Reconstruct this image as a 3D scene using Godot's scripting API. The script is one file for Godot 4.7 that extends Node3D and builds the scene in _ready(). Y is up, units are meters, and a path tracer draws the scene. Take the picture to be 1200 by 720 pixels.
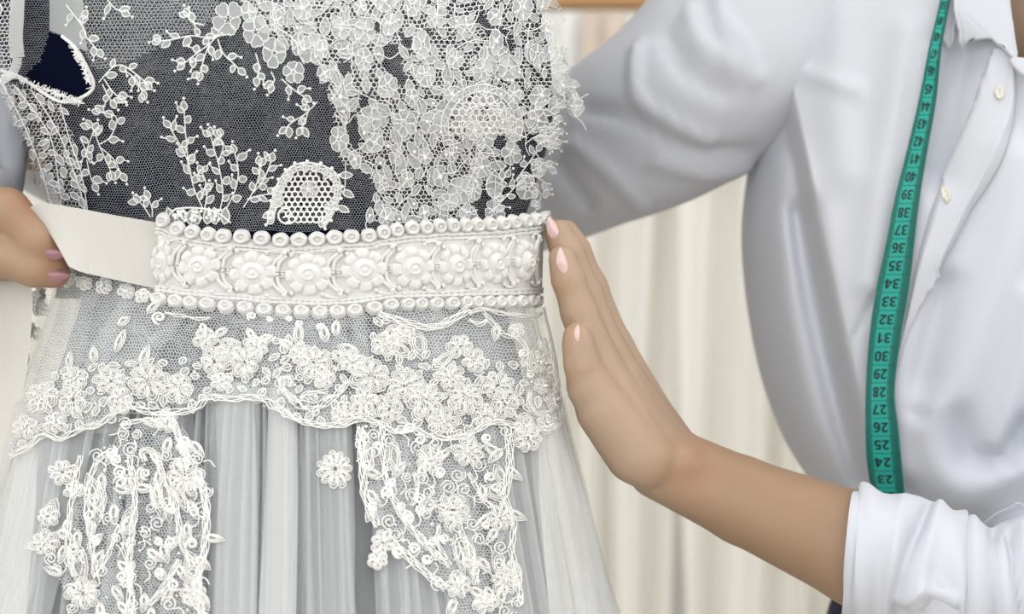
extends Node3D
# A dress fitting: a lace gown on a navy dress form, a seamstress who holds its belt, a tape measure round her neck.
# Points are planned in photo pixels (u, v) and set at a real depth z (metres); W() turns them into the scene.

const D := 1.087          # camera distance to the plane z = 0
const F := 2500.0         # focal length in pixels of the 1200x720 frame
const CY := 1.12          # camera height
const PX := 0.000436      # metres per pixel near the dress

class Buf:
	var v := PackedVector3Array()
	var n := PackedVector3Array()
	var uv := PackedVector2Array()
	var ix := PackedInt32Array()
	var col := PackedColorArray()
	func quad(a: int, b: int, c: int, d: int) -> void:
		ix.append(a); ix.append(b); ix.append(c); ix.append(a); ix.append(c); ix.append(d)
	func add(p: Vector3, nn: Vector3, t := Vector2.ZERO) -> int:
		v.append(p); n.append(nn); uv.append(t)
		return v.size() - 1
	func smooth(from: int, ifrom: int) -> void:
		for i in range(from, v.size()): n[i] = Vector3.ZERO
		for k in range(ifrom, ix.size(), 3):
			var a := ix[k]
			var b := ix[k + 1]
			var c := ix[k + 2]
			var fn := (v[c] - v[a]).cross(v[b] - v[a])
			n[a] += fn; n[b] += fn; n[c] += fn
		for i in range(from, v.size()): n[i] = n[i].normalized() if n[i].length_squared() > 0.0 else Vector3.BACK

class Surf:               # a surface seen from the front: depth over a grid of pixels
	var u0 := 0.0
	var v0 := 0.0
	var st := 5.0
	var nu := 0
	var nv := 0
	var pz := PackedFloat32Array()
	var pn := PackedVector3Array()
	func at(u: float, v: float) -> float:
		var fu := clampf((u - u0) / st, 0.0, nu - 1.001)
		var fv := clampf((v - v0) / st, 0.0, nv - 1.001)
		var i := int(fu)
		var j := int(fv)
		fu -= i; fv -= j
		var k := j * nu + i
		return lerpf(lerpf(pz[k], pz[k + 1], fu), lerpf(pz[k + nu], pz[k + nu + 1], fu), fv)
	var edge := PackedFloat32Array()      # right outline per row, where things are kept on the surface
	func keep(u: float, v: float) -> float:
		if edge.is_empty() or v < 246.0: return u
		var e := edge[clampi(int(v - v0), 0, edge.size() - 1)] - 36.0
		return u if u < e else lerpf(u, e + 37.0 * tanh((u - e) / 36.0), smoothstep(246.0, 262.0, v))
	func p(u: float, v: float, off := 0.0) -> Vector3:
		u = keep(u, v)
		var z := at(u, v)
		var s := (D - z) / F
		var q := Vector3((u - 600.0) * s, CY + (360.0 - v) * s, z)
		return q if off == 0.0 else q + normal(u, v) * off
	func normal(u: float, v: float) -> Vector3:
		u = keep(u, v)
		var i := clampi(int(round((u - u0) / st)), 0, nu - 1)
		var j := clampi(int(round((v - v0) / st)), 0, nv - 1)
		return pn[j * nu + i]
	func finish() -> void:
		pn.resize(nu * nv)
		for j in nv:
			for i in nu:
				var a := p(u0 + maxi(i - 1, 0) * st, v0 + j * st)
				var b := p(u0 + mini(i + 1, nu - 1) * st, v0 + j * st)
				var c := p(u0 + i * st, v0 + maxi(j - 1, 0) * st)
				var d := p(u0 + i * st, v0 + mini(j + 1, nv - 1) * st)
				var w := (b - a).cross(c - d).normalized()
				w.z = maxf(w.z, 0.4)
				pn[j * nu + i] = w.normalized()

var rng := RandomNumberGenerator.new()
var counts := {}
var mats := {}
var gown: Surf
var torso: Surf
var flow := Vector2(0.5, 0.85)

func W(u: float, v: float, z: float) -> Vector3:
	var s := (D - z) / F
	return Vector3((u - 600.0) * s, CY + (360.0 - v) * s, z)

func pix(p: Vector3) -> Vector2:
	var s := (D - p.z) / F
	return Vector2(600.0 + p.x / s, 360.0 - (p.y - CY) / s)

# ------------------------------------------------------------------ scene tree
func numbered(parent: Node, called: String) -> String:
	var key := str(parent.get_instance_id()) + called
	var k: int = counts.get(key, 0)
	counts[key] = k + 1
	return called if k == 0 else "%s_%03d" % [called, k]

func thing(called: String, label: String, category: String, at := Vector3.ZERO, group := "") -> Node3D:
	var o := Node3D.new()
	o.name = numbered(self, called)
	add_child(o, true)
	o.position = at
	tag(o, label, category, group)
	return o

func tag(o: Node, label: String, category: String, group := "") -> void:
	o.set_meta("label", label)
	o.set_meta("category", category)
	if group: o.set_meta("group", group)

func build(called: String, pieces: Array, parent: Node, kind := "") -> MeshInstance3D:   # pieces: Buf, material, Buf, material ...
	var am := ArrayMesh.new()
	var base := Vector3.ZERO
	var up: Node = parent
	while up != self and up is Node3D:
		base += up.position
		up = up.get_parent()
	for k in range(0, pieces.size(), 2):
		var b: Buf = pieces[k]
		if b.ix.is_empty(): continue
		var a := []
		a.resize(Mesh.ARRAY_MAX)
		if base != Vector3.ZERO:
			for i in b.v.size(): b.v[i] -= base
		a[Mesh.ARRAY_VERTEX] = b.v
		a[Mesh.ARRAY_NORMAL] = b.n
		a[Mesh.ARRAY_TEX_UV] = b.uv
		a[Mesh.ARRAY_INDEX] = b.ix
		if b.col.size() == b.v.size(): a[Mesh.ARRAY_COLOR] = b.col
		am.add_surface_from_arrays(Mesh.PRIMITIVE_TRIANGLES, a)
		am.surface_set_material(am.get_surface_count() - 1, pieces[k + 1])
	var o := MeshInstance3D.new()
	o.mesh = am
	o.name = numbered(parent, called)
	parent.add_child(o, true)
	if kind: o.set_meta("kind", kind)
	return o

func mat(called: String, c: Color, rough := 0.8, alpha := 1.0) -> StandardMaterial3D:
	var m := StandardMaterial3D.new()
	m.resource_name = called
	m.albedo_color = Color(c.r, c.g, c.b, alpha)
	m.roughness = rough
	m.cull_mode = BaseMaterial3D.CULL_DISABLED
	if alpha < 1.0: m.transparency = BaseMaterial3D.TRANSPARENCY_ALPHA
	mats[called] = m
	return m

func weave(m: StandardMaterial3D, scale: float, depth: float, freq := 0.08) -> void:      # fine cloth relief
	var nz := FastNoiseLite.new()
	nz.noise_type = FastNoiseLite.TYPE_SIMPLEX_SMOOTH
	nz.frequency = freq
	nz.seed = 7
	var t := NoiseTexture2D.new()
	t.width = 256
	t.height = 256
	t.seamless = true
	t.noise = nz
	m.heightmap_enabled = true
	m.heightmap_texture = t
	m.heightmap_scale = depth
	m.uv1_triplanar = true
	m.uv1_world_triplanar = true
	m.uv1_scale = Vector3.ONE * scale

# ------------------------------------------------------------------ shapes
func curve(pts: Array, step := 3.0, closed := false) -> PackedVector2Array:      # Catmull-Rom through the points
	var out := PackedVector2Array()
	var c := pts.size()
	for i in (c if closed else c - 1):
		var p0: Vector2 = pts[(i - 1 + c) % c] if closed or i > 0 else pts[0]
		var p1: Vector2 = pts[i]
		var p2: Vector2 = pts[(i + 1) % c]
		var p3: Vector2 = pts[(i + 2) % c] if closed or i < c - 2 else pts[c - 1]
		var m := maxi(1, int(ceil(p1.distance_to(p2) / step)))
		for k in m: out.append(p1.cubic_interpolate(p2, p0, p3, float(k) / m))
	if not closed: out.append(pts[c - 1])
	return out

func tube(b: Buf, pts: PackedVector3Array, nrm: PackedVector3Array, r: float, closed := false, sides := 4, flat := 1.0) -> void:
	var c := pts.size()
	if c < 2: return
	var first := b.v.size()
	for i in c:
		var t: Vector3 = (pts[(i + 1) % c] - pts[(i - 1 + c) % c]) if closed else (pts[mini(i + 1, c - 1)] - pts[maxi(i - 1, 0)])
		t = t.normalized()
		var nn := nrm[i]
		var side := t.cross(nn).normalized()
		nn = side.cross(t)
		for k in sides:
			var an := TAU * k / sides
			var d := side * cos(an) + nn * sin(an) * flat
			b.add(pts[i] + d * r, d.normalized())
	for i in (c if closed else c - 1):
		var j := (i + 1) % c
		for k in sides:
			var l := (k + 1) % sides
			b.quad(first + i * sides + k, first + i * sides + l, first + j * sides + l, first + j * sides + k)
	if not closed:
		for e in [0, c - 1]:
			for k in range(1, sides - 1):
				b.ix.append(first + e * sides); b.ix.append(first + e * sides + k); b.ix.append(first + e * sides + k + 1)

func cord(b: Buf, s: Surf, pts: PackedVector2Array, r_px: float, off := 0.001, closed := false, sides := 4) -> void:
	var p := PackedVector3Array()
	var nn := PackedVector3Array()
	for q in pts:
		var w := s.normal(q.x, q.y)
		nn.append(w)
		p.append(s.p(q.x, q.y) + w * off)
	tube(b, p, nn, r_px * PX, closed, sides)

func sheet(b: Buf, s: Surf, pts: PackedVector2Array, off := 0.0007) -> void:       # a star-shaped scrap of woven lace
	var c := Vector2.ZERO
	for q in pts: c += q
	c /= pts.size()
	var first := b.add(s.p(c.x, c.y, off + 0.0004), s.normal(c.x, c.y), c * 0.2)
	for q in pts: b.add(s.p(q.x, q.y, off), s.normal(q.x, q.y), q * 0.2)
	var area := 0.0
	for i in pts.size(): area += (pts[i] - c).cross(pts[(i + 1) % pts.size()] - c)
	for i in pts.size():
		var j := (i + 1) % pts.size()
		b.ix.append(first); b.ix.append(first + 1 + (i if area > 0.0 else j)); b.ix.append(first + 1 + (j if area > 0.0 else i))

func knob(b: Buf, s: Surf, c: Vector2, r_px: float, off := 0.001) -> void:        # a tiny knot or bead
	var o := s.p(c.x, c.y, off)
	var r := r_px * PX
	var first := b.v.size()
	for j in 5:
		var ph := PI * j / 4.0
		for i in 6:
			var th := TAU * i / 6.0
			var d := Vector3(sin(ph) * cos(th), cos(ph), sin(ph) * sin(th))
			b.add(o + d * r, d)
	for j in 4:
		for i in 6:
			b.quad(first + j * 6 + i, first + (j + 1) * 6 + i, first + (j + 1) * 6 + (i + 1) % 6, first + j * 6 + (i + 1) % 6)

func leaf_outline(p: Vector2, dir: Vector2, len: float, wid: float, n := 7, bend := 0.0) -> PackedVector2Array:
	var out := PackedVector2Array()
	var side := dir.orthogonal()
	for k in n + 1:
		var t := float(k) / n
		out.append(p + dir * len * t + side * (wid * 0.5 * pow(sin(PI * pow(t, 0.85)), 0.8) + bend * len * t * t))
	for k in range(n - 1, 0, -1):
		var t := float(k) / n
		out.append(p + dir * len * t + side * (-wid * 0.5 * pow(sin(PI * pow(t, 0.85)), 0.8) + bend * len * t * t))
	return out

func leaf(tb: Buf, fb: Buf, s: Surf, p: Vector2, dir: Vector2, len: float, wid: float, r := 0.75, rib := false, off := 0.001) -> void:
	var o := leaf_outline(p, dir, len, wid, 6, rng.randf_range(-0.15, 0.15))
	cord(tb, s, o, r, off + 0.0003, true)
	sheet(fb, s, o, off)
	if rib: cord(tb, s, PackedVector2Array([p, p + dir * len * 0.5, p + dir * len * 0.85]), r * 0.6, off + 0.0008)

func sprig(tb: Buf, fb: Buf, s: Surf, pts: Array, len := 13.0, gap := 9.0, wid := 8.0, off := 0.001) -> void:
	var c := curve(pts, 3.0)
	cord(tb, s, c, 0.75, off + 0.0004)
	var run := 0.0
	var side := 1.0
	for i in range(1, c.size()):
		run += c[i].distance_to(c[i - 1])
		if run >= gap:
			run = 0.0
			var t := (c[i] - c[i - 1]).normalized()
			var d := t.rotated(side * rng.randf_range(0.5, 1.0))
			var l := len * rng.randf_range(0.75, 1.2)
			leaf(tb, fb, s, c[i] + d * 2.0, d, l, wid * rng.randf_range(0.75, 1.15), 0.75, false, off)
			if rng.randf() < 0.45:
				var e := c[i] + d * (l + 2.0)
				cord(tb, s, PackedVector2Array([e, e + d.rotated(0.3) * 4.0]), 0.7, off + 0.0004)
				knob(tb, s, e + d.rotated(0.3) * 5.0, 1.7, off + 0.0004)
			side = -side
	var t2 := (c[c.size() - 1] - c[c.size() - 2]).normalized()
	leaf(tb, fb, s, c[c.size() - 1], t2, len, wid, 0.75, false, off)
	knob(tb, s, c[c.size() - 1] + t2 * (len + 3.0), 1.8, off + 0.0004)

func flower(tb: Buf, fb: Buf, s: Surf, c: Vector2, r: float, petals: int, turn: float, stretch := Vector2.ONE, off := 0.0012) -> void:
	for k in petals:
		var d := Vector2.from_angle(turn + TAU * k / petals)
		var sd := d.orthogonal()
		var w := r * sin(PI / petals) * 0.98
		var o := PackedVector2Array()
		var rk := r
		r *= rng.randf_range(0.78, 1.12)
		w *= rng.randf_range(0.72, 1.0)
		for e in [[0.22, 0.25], [0.45, 0.72], [0.7, 1.0], [0.9, 0.85], [1.0, 0.35], [0.94, 0.0], [1.0, -0.35], [0.9, -0.85], [0.7, -1.0], [0.45, -0.72], [0.22, -0.25]]:
			o.append(c + (d * r * e[0] + sd * w * e[1] * 0.92) * stretch)
		cord(tb, s, o, 0.58, off + 0.0003, true)
		sheet(fb, s, o, off)
		r = rk
	for k in 5: knob(tb, s, c + Vector2.from_angle(TAU * k / 5.0 + turn) * r * 0.13, 1.1, off + 0.0006)

func embroidered_flower(tb: Buf, fb: Buf, bb: Buf, s: Surf, c: Vector2, r: float, petals: int, turn: float, stretch := Vector2.ONE, off := 0.002) -> void:
	for k in petals:
		var d := Vector2.from_angle(turn + TAU * k / petals + rng.randf_range(-0.1, 0.1))
		var sd := d.orthogonal()
		var rr := r * rng.randf_range(0.85, 1.1)
		for ring in 3:
			var q := 1.0 - ring * 0.3
			var w := rr * sin(PI / petals) * q * 0.92
			var o := PackedVector2Array()
			for e in 12:
				var an := TAU * e / 12.0
				o.append(c + (d * (rr * 0.58 + rr * 0.44 * q * cos(an)) + sd * w * sin(an) * (0.75 + 0.3 * cos(an))) * stretch)
			cord(tb, s, o, 0.62, off + 0.0004 * ring, true)
			if ring == 0: sheet(fb, s, o, off - 0.0004)
	for k in 6: knob(bb, s, c + Vector2(rng.randfn(), rng.randfn()) * r * 0.17, rng.randf_range(1.2, 1.9), off + 0.0012)

func spiral(tb: Buf, s: Surf, c: Vector2, r: float, start: float, turns: float, thick := 0.95, off := 0.002) -> void:
	var o := PackedVector2Array()
	var m := int(absf(turns) * 12)
	for k in m + 1:
		var t := float(k) / m
		o.append(c + Vector2.from_angle(start + TAU * turns * t) * r * (1.0 - 0.8 * t))
	cord(tb, s, o, thick, off)

func vine(tb: Buf, s: Surf, pts: Array, strands := 3, gap := 1.8, off := 0.0018) -> void:
	var c := curve(pts, 4.0)
	for k in strands:
		var o := PackedVector2Array()
		for i in c.size():
			var t := (c[mini(i + 1, c.size() - 1)] - c[maxi(i - 1, 0)]).normalized().orthogonal()
			o.append(c[i] + t * ((k - (strands - 1) * 0.5) * gap + 0.6 * sin(i * 1.1 + k * 2.0)))
		cord(tb, s, o, 0.72, off + 0.0003 * (k % 2))

func strand(b: Buf, s: Surf, p: Vector2, q: Vector2, w: float, off: float) -> void:
	var a := s.p(p.x, p.y, off)
	var c := s.p(q.x, q.y, off)
	var nn := s.normal(p.x, p.y)
	var side := (c - a).cross(nn).normalized() * w * PX * 0.5
	var first := b.add(a - side, nn)
	b.add(c - side, nn); b.add(c + side, nn); b.add(a + side, nn)
	b.quad(first, first + 1, first + 2, first + 3)

func netting(b: Buf, s: Surf, lo: Vector2, hi: Vector2, pitch: float, w: float, off: float, inside: Callable, warp := 0.0, nz: FastNoiseLite = null, turn := 0.0) -> void:
	var e := pitch / sqrt(3.0)
	var rows := int((hi.y - lo.y) / (1.5 * e)) + 1
	var cols := int((hi.x - lo.x) / pitch) + 1
	var links := [Vector2(0, -e), Vector2(pitch * 0.5, e * 0.5), Vector2(-pitch * 0.5, e * 0.5)]
	for j in rows:
		for i in cols:
			var a := lo + Vector2(i * pitch + (j % 2) * pitch * 0.5, j * 1.5 * e)
			if not inside.call(a): continue
			for l: Vector2 in links:
				var c := a + l
				var a2 := a
				if nz:
					a2 = a + Vector2(nz.get_noise_2d(a.x, a.y), nz.get_noise_2d(a.x + 900.0, a.y)) * warp
					c += Vector2(nz.get_noise_2d(c.x, c.y), nz.get_noise_2d(c.x + 900.0, c.y)) * warp
				strand(b, s, a2, c, w, off)

func poly(a: Array) -> PackedVector2Array:
	var o := PackedVector2Array()
	for k in range(0, a.size(), 2): o.append(Vector2(a[k], a[k + 1]))
	return o

func pts2(a: Array) -> Array:
	var o := []
	for k in range(0, a.size(), 2): o.append(Vector2(a[k], a[k + 1]))
	return o

func look(table: Array, v: float, col: int) -> float:       # smooth table look-up, rows sorted by their first number
	var c := table.size()
	if v <= table[0][0]: return table[0][col]
	if v >= table[c - 1][0]: return table[c - 1][col]
	var i := 0
	while table[i + 1][0] < v: i += 1
	var t: float = (v - table[i][0]) / (table[i + 1][0] - table[i][0])
	var p0: float = table[maxi(i - 1, 0)][col]
	var p3: float = table[mini(i + 2, c - 1)][col]
	return cubic_interpolate(table[i][col], table[i + 1][col], p0, p3, t)

func loft(b: Buf, rings: Array, closed_round := true, caps := false) -> void:      # rings: Array of PackedVector3Array of equal length
	var first := b.v.size()
	var ifirst := b.ix.size()
	var m: int = rings[0].size()
	for j in rings.size():
		for i in m: b.add(rings[j][i], Vector3.UP, Vector2(float(i) / m, float(j) / rings.size()))
	for j in rings.size() - 1:
		for i in (m if closed_round else m - 1):
			var k := (i + 1) % m
			b.quad(first + j * m + i, first + j * m + k, first + (j + 1) * m + k, first + (j + 1) * m + i)
	if caps:
		for e in [0, rings.size() - 1]:
			var c := Vector3.ZERO
			for q: Vector3 in rings[e]: c += q
			var ci := b.add(c / m, Vector3.UP)
			for i in m:
				var k := (i + 1) % m
				b.ix.append(ci)
				if e == 0:
					b.ix.append(first + e * m + k); b.ix.append(first + e * m + i)
				else:
					b.ix.append(first + e * m + i); b.ix.append(first + e * m + k)
	b.smooth(first, ifirst)
	if closed_round:
		var out := 0.0
		for j in rings.size():
			var c := Vector3.ZERO
			for q: Vector3 in rings[j]: c += q
			c /= m
			for i in m: out += b.n[first + j * m + i].dot(rings[j][i] - c)
		if out < 0.0:
			for k in range(ifirst, b.ix.size(), 3):
				var t := b.ix[k]
				b.ix[k] = b.ix[k + 1]
				b.ix[k + 1] = t
			for k in range(first, b.v.size()): b.n[k] = -b.n[k]

func box(b: Buf, lo: Vector3, hi: Vector3) -> void:
	for ax in 3:
		for sg in [-1.0, 1.0]:
			var nn := Vector3.ZERO
			nn[ax] = sg
			var u := (ax + 1) % 3
			var w := (ax + 2) % 3
			var first := b.v.size()
			for c in [[0, 0], [1, 0], [1, 1], [0, 1]]:
				var p := Vector3.ZERO
				p[ax] = hi[ax] if sg > 0 else lo[ax]
				p[u] = hi[u] if c[0] else lo[u]
				p[w] = hi[w] if c[1] else lo[w]
				b.add(p, nn, Vector2(p[u], p[w]))
			if sg > 0: b.quad(first, first + 3, first + 2, first + 1)
			else: b.quad(first, first + 1, first + 2, first + 3)

func field(b: Buf, bones: Array, cell: float, k: float) -> void:     # tapered capsules joined smoothly, meshed as surface nets
	var lo := Vector3.ONE * 1e9
	var hi := -lo
	for q in bones:
		var r: float = maxf(q[1], q[3])
		lo = lo.min(q[0] - Vector3.ONE * r).min(q[2] - Vector3.ONE * r)
		hi = hi.max(q[0] + Vector3.ONE * r).max(q[2] + Vector3.ONE * r)
	lo -= Vector3.ONE * cell * 4.0
	hi += Vector3.ONE * cell * 4.0
	var nx := int((hi.x - lo.x) / cell) + 2
	var ny := int((hi.y - lo.y) / cell) + 2
	var nz := int((hi.z - lo.z) / cell) + 2
	var f := PackedFloat32Array()
	f.resize(nx * ny * nz)
	for q in bones:
		var a: Vector3 = q[0]
		var ra: float = q[1]
		var c: Vector3 = q[2]
		var rb: float = q[3]
		var pad := maxf(ra, rb) + maxf(5.0 / k, cell * 2.0)
		var l := ((a.min(c) - Vector3.ONE * pad - lo) / cell).floor()
		var h := ((a.max(c) + Vector3.ONE * pad - lo) / cell).ceil()
		var ac := c - a
		var inv := 1.0 / maxf(ac.length_squared(), 1e-12)
		for z in range(maxi(int(l.z), 0), mini(int(h.z), nz - 1) + 1):
			for y in range(maxi(int(l.y), 0), mini(int(h.y), ny - 1) + 1):
				var row := (z * ny + y) * nx
				for x in range(maxi(int(l.x), 0), mini(int(h.x), nx - 1) + 1):
					var p := lo + Vector3(x, y, z) * cell - a
					var t := clampf(p.dot(ac) * inv, 0.0, 1.0)
					var dd := (p - ac * t).length() - lerpf(ra, rb, t)
					if dd < pad: f[row + x] += exp(-k * maxf(dd, -40.0 / k))
	var id := {}
	var first := b.v.size()
	var ifirst := b.ix.size()
	var off := [0, 1, nx, nx + 1, nx * ny, nx * ny + 1, nx * ny + nx, nx * ny + nx + 1]
	var edges := [[0, 1], [2, 3], [4, 5], [6, 7], [0, 2], [1, 3], [4, 6], [5, 7], [0, 4], [1, 5], [2, 6], [3, 7]]
	var top := exp(k * cell * 2.2)
	var low := exp(-k * cell * 2.2)
	for z in nz - 1:
		for y in ny - 1:
			for x in nx - 1:
				var at := (z * ny + y) * nx + x
				var f0 := f[at]
				if f0 < low or f0 > top: continue
				var mask := 0
				for i in 8:
					if f[at + off[i]] >= 1.0: mask |= 1 << i
				if mask == 0 or mask == 255: continue
				var sum := Vector3.ZERO
				var num := 0
				for e in edges:
					var i: int = e[0]
					var j: int = e[1]
					if ((mask >> i) & 1) == ((mask >> j) & 1): continue
					var fi := log(maxf(f[at + off[i]], 1e-6))
					var fj := log(maxf(f[at + off[j]], 1e-6))
					var t := fi / (fi - fj)
					sum += Vector3(i & 1, (i >> 1) & 1, i >> 2).lerp(Vector3(j & 1, (j >> 1) & 1, j >> 2), t)
					num += 1
				id[at] = b.add(lo + (Vector3(x, y, z) + sum / num) * cell, Vector3.UP)
	for at: int in id.keys():
		var in0 := f[at] >= 1.0
		for ax in 3:
			var step: int = [1, nx, nx * ny][ax]
			if (f[at + step] >= 1.0) == in0: continue
			var s1: int = [nx, nx * ny, 1][ax]
			var s2: int = [nx * ny, 1, nx][ax]
			if not (id.has(at - s1) and id.has(at - s2) and id.has(at - s1 - s2)): continue
			if in0: b.quad(id[at], id[at - s2], id[at - s1 - s2], id[at - s1])
			else: b.quad(id[at], id[at - s1], id[at - s1 - s2], id[at - s2])
	b.smooth(first, ifirst)

func chain(bones: Array, pts: Array) -> void:      # pts: [u, v, z, radius in metres] ...
	for i in pts.size() - 1:
		var a = pts[i]
		var c = pts[i + 1]
		bones.append([W(a[0], a[1], a[2]), a[3], W(c[0], c[1], c[2]), c[3]])

# ------------------------------------------------------------------ the gown's body
#            row    left   right  depth
var gown_rows := [
	[-330.0, 250.0, 400.0, 0.055], [-290.0, 215.0, 430.0, 0.062], [-255.0, 60.0, 570.0, 0.075], [-200.0, -10.0, 620.0, 0.100], [-100.0, -30.0, 630.0, 0.115], [0.0, -25.0, 645.0, 0.128],
	[60.0, -5.0, 658.0, 0.132], [130.0, 15.0, 663.0, 0.127], [180.0, 40.0, 654.0, 0.115], [220.0, 55.0, 641.0, 0.105], [250.0, 64.0, 632.0, 0.098], [310.0, 72.0, 628.0, 0.093], [365.0, 62.0, 628.0, 0.095],
	[420.0, 44.0, 641.0, 0.105], [470.0, 28.0, 652.0, 0.118], [580.0, 0.0, 684.0, 0.140], [720.0, -36.0, 722.0, 0.165], [1000.0, -110.0, 790.0, 0.20], [2720.0, -320.0, 1010.0, 0.30]]
const GZ := -0.095
const GS := (D - GZ) / F
var g_cx := PackedFloat32Array()
var g_a := PackedFloat32Array()
var g_b := PackedFloat32Array()

func gown_tables() -> void:
	for k in range(-340, 2740):
		var l := look(gown_rows, k, 1)
		var r := look(gown_rows, k, 2)
		g_cx.append((l + r) * 0.5); g_a.append((r - l) * 0.5); g_b.append(look(gown_rows, k, 3))

func gown_depth(x: float, y: float) -> float:
	var v := 360.0 - (y - CY) / GS
	var k := clampi(int(v) + 340, 0, g_cx.size() - 1)
	var t := absf((600.0 + x / GS - g_cx[k]) / g_a[k])
	if t >= 1.0: return -9.0
	return GZ + g_b[k] * pow(1.0 - pow(t, 2.25), 1.0 / 2.25)

func gown_ring(v: float, shrink: float, n: int, folds := 0.0, phase := 0.0) -> PackedVector3Array:
	var k := clampi(int(v) + 340, 0, g_cx.size() - 1)
	var o := PackedVector3Array()
	for i in n:
		var th := TAU * i / n
		var c := cos(th)
		var s := sin(th)
		var e := 2.0 / 2.25
		var x := signf(c) * pow(absf(c), e)
		var z := signf(s) * pow(absf(s), e)
		var wob := shrink
		if folds > 0.0:
			wob += folds * (0.55 * sin(th * 19.0 + phase + 1.3 * sin(th * 5.0 + phase)) + 0.45 * sin(th * 37.0 + 2.0 * phase + 2.0 * sin(th * 3.0)))
		var a := g_a[k] * GS + wob
		var bb := g_b[k] + wob
		o.append(Vector3((g_cx[k] - 600.0) * GS + x * a, CY + (360.0 - v) * GS, GZ + z * bb * (1.0 if z > 0 else 0.85)))
	return o

func solve(s: Surf, depth: Callable, u0: float, u1: float, v0: float, v1: float, st: float, zback: float) -> void:
	s.u0 = u0; s.v0 = v0; s.st = st
	s.nu = int((u1 - u0) / st) + 1
	s.nv = int((v1 - v0) / st) + 1
	s.pz.resize(s.nu * s.nv)
	for j in s.nv:
		for i in s.nu:
			var u := u0 + i * st
			var v := v0 + j * st
			var z := 0.12
			var dz := 0.02
			var found := false
			while z > zback:
				var q := W(u, v, z)
				if depth.call(q.x, q.y) > z:
					found = true
					break
				z -= dz
			if found:
				var a := z
				var b := z + dz
				for it in 8:
					var m := (a + b) * 0.5
					var q := W(u, v, m)
					if depth.call(q.x, q.y) > m: a = m
					else: b = m
				s.pz[j * s.nu + i] = a
			else:
				s.pz[j * s.nu + i] = zback
	s.finish()

# ------------------------------------------------------------------ the shirt's body
var shirt_rows := [
	[-175.0, 1150.0, 0.065], [-140.0, 1120.0, 0.075], [-105.0, 1030.0, 0.09], [-60.0, 945.0, 0.105], [0.0, 908.0, 0.118], [100.0, 888.0, 0.130], [190.0, 879.0, 0.136], [265.0, 871.0, 0.138], [330.0, 874.0, 0.138],
	[400.0, 884.0, 0.136], [460.0, 899.0, 0.132], [520.0, 923.0, 0.126], [575.0, 957.0, 0.120], [640.0, 985.0, 0.116], [705.0, 985.0, 0.114], [790.0, 975.0, 0.114]]
const TZ := -0.245
const TS := (D - TZ) / F
const TCX := 1235.0
# folds: points in the photo, half width in pixels, height in metres (negative: a hollow)
var shirt_folds := [
	[[915, 200, 918, 280, 926, 380, 950, 500], 18.0, 0.006], [[905, 20, 950, 230, 972, 330, 996, 440, 1020, 530, 1040, 590], 8.0, 0.021, 6.5], [[938, 250, 953, 340, 983, 470, 1010, 560], 16.0, -0.014],
	[[1062, 40, 1046, 120, 1026, 230, 1012, 330], 20.0, 0.006], [[1130, 60, 1114, 130, 1100, 200], 22.0, -0.016], [[1020, 350, 985, 415], 4.0, -0.003], [[1195, 190, 1180, 290, 1140, 390, 1110, 470], 34.0, 0.010],
	[[1110, 330, 1090, 400, 1070, 480], 14.0, -0.008], [[1075, 480, 1092, 545, 1130, 575, 1185, 545], 22.0, 0.007], [[1122, 490, 1136, 530, 1155, 542], 16.0, -0.008], [[1205, 500, 1180, 535], 14.0, -0.014],
	[[1205, 350, 1190, 440, 1165, 520], 16.0, 0.007], [[1060, 575, 1100, 606, 1150, 616], 16.0, -0.014], [[900, 60, 940, 88, 1000, 106], 12.0, 0.003], [[980, 20, 975, 120, 985, 200], 26.0, 0.005], [[1088, 60, 1078, 120, 1066, 190], 8.0, 0.004]]
var fold_curves := []

func shirt_fold(u: float, v: float) -> float:
	var h := 0.0
	for f in fold_curves:
		var w: float = f[1]
		var bb: Rect2 = f[3]
		if not bb.has_point(Vector2(u, v)): continue
		var c: PackedVector2Array = f[0]
		var best := 1e9
		var side := 0.0
		for i in c.size() - 1:
			var e := Geometry2D.get_closest_point_to_segment(Vector2(u, v), c[i], c[i + 1]).distance_squared_to(Vector2(u, v))
			if e < best:
				best = e
				side = (c[i + 1] - c[i]).cross(Vector2(u, v) - c[i])
		if f[4] > 0.0:      # a ledge: steep on one side, running out slowly on the other
			h += f[2] * (exp(-sqrt(best) / (w * f[4])) if side < 0.0 else exp(-best / (w * w)))
		else:
			h += f[2] * exp(-best / (w * w))
	return h

func shirt_depth(x: float, y: float) -> float:
	var v := 360.0 - (y - CY) / TS
	var a := TCX - look(shirt_rows, v, 1)
	var t := absf((600.0 + x / TS - TCX) / a)
	if t >= 1.0: return -9.0
	var z := TZ + look(shirt_rows, v, 2) * pow(1.0 - pow(t, 2.3), 1.0 / 2.3)
	var q := pix(Vector3(x, y, z))
	return z + shirt_fold(q.x, q.y) * smoothstep(1.0, 0.9, t)

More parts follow.
